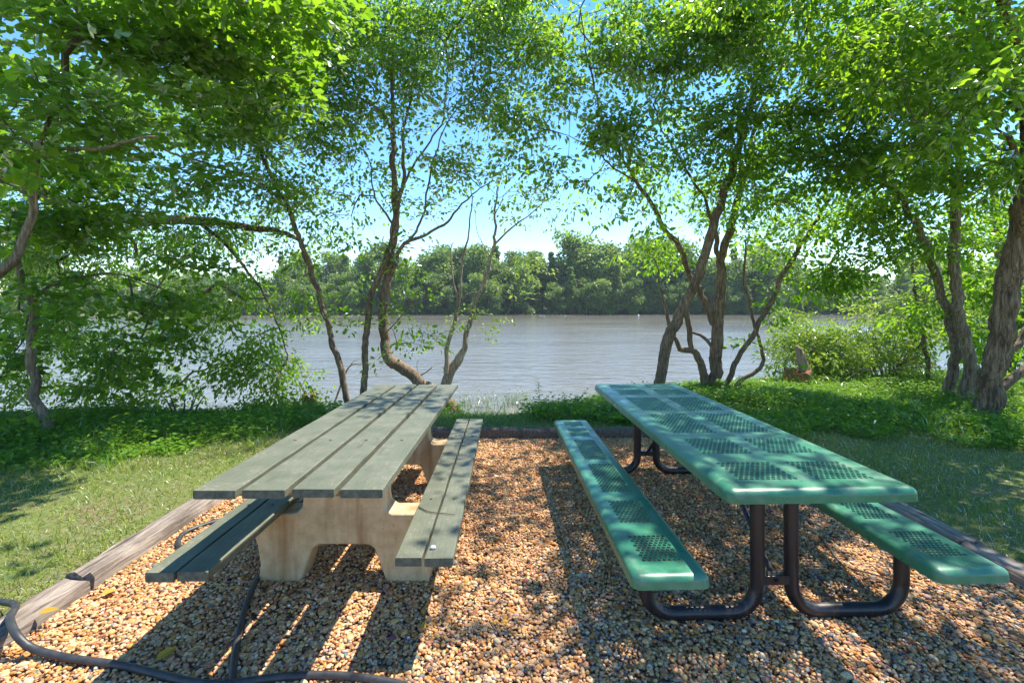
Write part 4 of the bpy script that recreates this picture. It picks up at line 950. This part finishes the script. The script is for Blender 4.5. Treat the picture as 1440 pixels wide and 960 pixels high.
# ------------------------------------------------------------------ far shore trees
def far_proto(seed, tall, kind):
    r = np.random.default_rng(seed); root = empty('distant_tree', (0,0,0)); mb = MB()
    mb.tube([(0,0,-.5),(.1,0,tall*.3),(.0,.1,tall*.75)], [.22,.17,.06], 7)
    for k in range(5):
        a = k*1.7; z = tall*(.3+.08*k); mb.tube([(0,0,z),(math.cos(a)*tall*.1, math.sin(a)*tall*.1, z+tall*.12),(math.cos(a)*tall*.17, math.sin(a)*tall*.17, z+tall*.2)], [.09,.06,.03], 5, cap=False)
    mb.build('trunk', M['bark'], root, smooth=True)
    C, Q = [], []
    if kind == 'round':
        nl = 18
        for k in range(nl):
            z = tall*(.05 + .83*(k+.5)/nl); w = tall*.26*math.sin(math.pi*min(.98, .22 + z/tall*.72)); a = r.uniform(0, 6.28); d = w*r.uniform(.2, 1.0)
            C.append((math.cos(a)*d, math.sin(a)*d, z)); Q.append(tall*r.uniform(.10, .17))
    else:
        for k in range(12):
            t = k/11; z = tall*(.12 + .84*t); w = tall*.13*(1-t)+.2; a = r.uniform(0, 6.28); C.append((math.cos(a)*w*.5, math.sin(a)*w*.5, z)); Q.append(w*.9+.25)
    n_each = 330; Bs, Ns, Rn = [], [], []
    for c, q in zip(C, Q):
        u = norm(r.normal(size=(n_each, 3))); rr = q*r.random((n_each, 1))**.35
        Bs.append(np.array(c) + u*rr*[1.15, 1.15, .8]); Ns.append(u + r.normal(0, .5, (n_each, 3)) + [0,0,.5]); Rn.append(np.clip(r.normal(r.uniform(.3,.7), .16, n_each), 0, 1))
    Bs, Ns, Rn = map(np.concatenate, (Bs, Ns, Rn)); n = len(Bs)
    V, fs = leaf_cloud(Bs, r.normal(0, 1, (n, 3)) - [0,0,.4], Ns, r.uniform(.30, .62, n)*tall/14, np.full(n, 1.5), OV_V, OV_F)
    mesh_np('crown', V, fs, M['leaf_far'], root, rnd=np.repeat(Rn, 6)); return root
def build_far():
    protos = [far_proto(200+k, 14, 'round') for k in range(5)] + [far_proto(210, 15, 'cone')]
    r = np.random.default_rng(91); used = [False]*6
    labels = ['broad rounded tree in the wooded line on the far bank']*5 + ['narrow pointed tree in the wooded line on the far bank']
    prof_x = [0, 250, 430, 560, 650, 740, 765, 800, 880, 930, 1000, 1100, 1250, 1440]; prof_y = [380, 385, 372, 346, 334, 338, 368, 330, 334, 344, 350, 362, 378, 384]
    spots = []
    for row, (dy, sp) in enumerate(((.9, 3.0), (6.0, 4.2), (11, 4.6))):
        x = -118 + r.uniform(0, 3)
        while x < 120:
            spots.append((x, float(far_y(x)) + dy + r.uniform(-1.2, 1.2), row)); x += sp*r.uniform(.75, 1.3)
    for (x, y, row) in spots:
        k = int(r.integers(0, 5)) if r.random() > .12 else 5
        px = CX + x*F/y; top = np.interp(px, prof_x, prof_y) + r.normal(0, 13) - (24 if r.random() < .10 else 0); hgt = (HY - top)*y/F + H - float(zland(x, y))
        hgt *= (.50, .90, 1.0)[row]*r.uniform(.85, 1.1)
        o = protos[k] if not used[k] else copy_tree(protos[k]); used[k] = True
        s = hgt/14; o.location = (x, y, float(zland(x, y))); o.rotation_euler = (0, 0, r.uniform(0, 6.28)); o.scale = (s*r.uniform(.95, 1.25),)*2 + (s,)
        tag(o, labels[k], 'tree', 'rounded trees along the far shore' if k < 5 else 'pointed trees along the far shore')
build_far()

def build_haze():
    t = NT('haze_air'); v = t.n('VolumePrincipled', {'Color': (.80, .88, 1.0, 1), 'Density': HAZE}); t.link(v.outputs[0], t.out.inputs['Volume'])
    mb = MB(); mb.box((-330, -60, -3.0), (330, 420, 27)); tag(mb.build('haze', t.m), 'thin bluish summer haze over the lake', 'haze', kind='stuff')
HAZE = .00035
build_haze()
# ------------------------------------------------------------------ camera, light, render
cam = bpy.data.cameras.new('camera'); co = bpy.data.objects.new('camera', cam); link(co)
co.location = (0, 0, H); co.rotation_euler = (R(90), 0, 0); cam.sensor_width = 36; cam.lens = F/1440*36
cam.shift_y = -(480-HY)/1440; cam.clip_start = .05; cam.clip_end = 2000
SC.camera = co
sl = bpy.data.lights.new('sun', 'SUN'); sl.energy = 3.9; sl.angle = R(.55); sl.color = (1.0, .94, .83)
so = bpy.data.objects.new('sun', sl); link(so); so.rotation_euler = SUN.to_track_quat('Z', 'Y').to_euler()
w = bpy.data.worlds.new('World'); SC.world = w; w.use_nodes = True
nt = w.node_tree; nt.nodes.clear(); sky = nt.nodes.new('ShaderNodeTexSky'); sky.sky_type = 'NISHITA'; sky.sun_disc = False
sky.sun_elevation = math.asin(SUN.z); sky.sun_rotation = math.atan2(SUN.x, SUN.y); sky.air_density = 1.0; sky.dust_density = 0.0; sky.ozone_density = 2.6
bg = nt.nodes.new('ShaderNodeBackground'); bg.inputs['Strength'].default_value = .116; ow = nt.nodes.new('ShaderNodeOutputWorld')
hs = nt.nodes.new('ShaderNodeHueSaturation'); hs.inputs['Saturation'].default_value = 1.25; nt.links.new(sky.outputs[0], hs.inputs['Color']); nt.links.new(hs.outputs[0], bg.inputs[0]); nt.links.new(bg.outputs[0], ow.inputs[0])
SC.view_settings.view_transform = 'Standard'; SC.view_settings.look = 'None'; SC.view_settings.gamma = 1; SC.view_settings.use_curve_mapping = False
SC.view_settings.exposure = 1.58
SC.render.engine = 'CYCLES'; c = SC.cycles
c.max_bounces = 14; c.diffuse_bounces = 10; c.glossy_bounces = 3; c.transmission_bounces = 8; c.transparent_max_bounces = 8
c.use_denoising = True; c.sample_clamp_indirect = 8; c.caustics_reflective = False; c.caustics_refractive = False
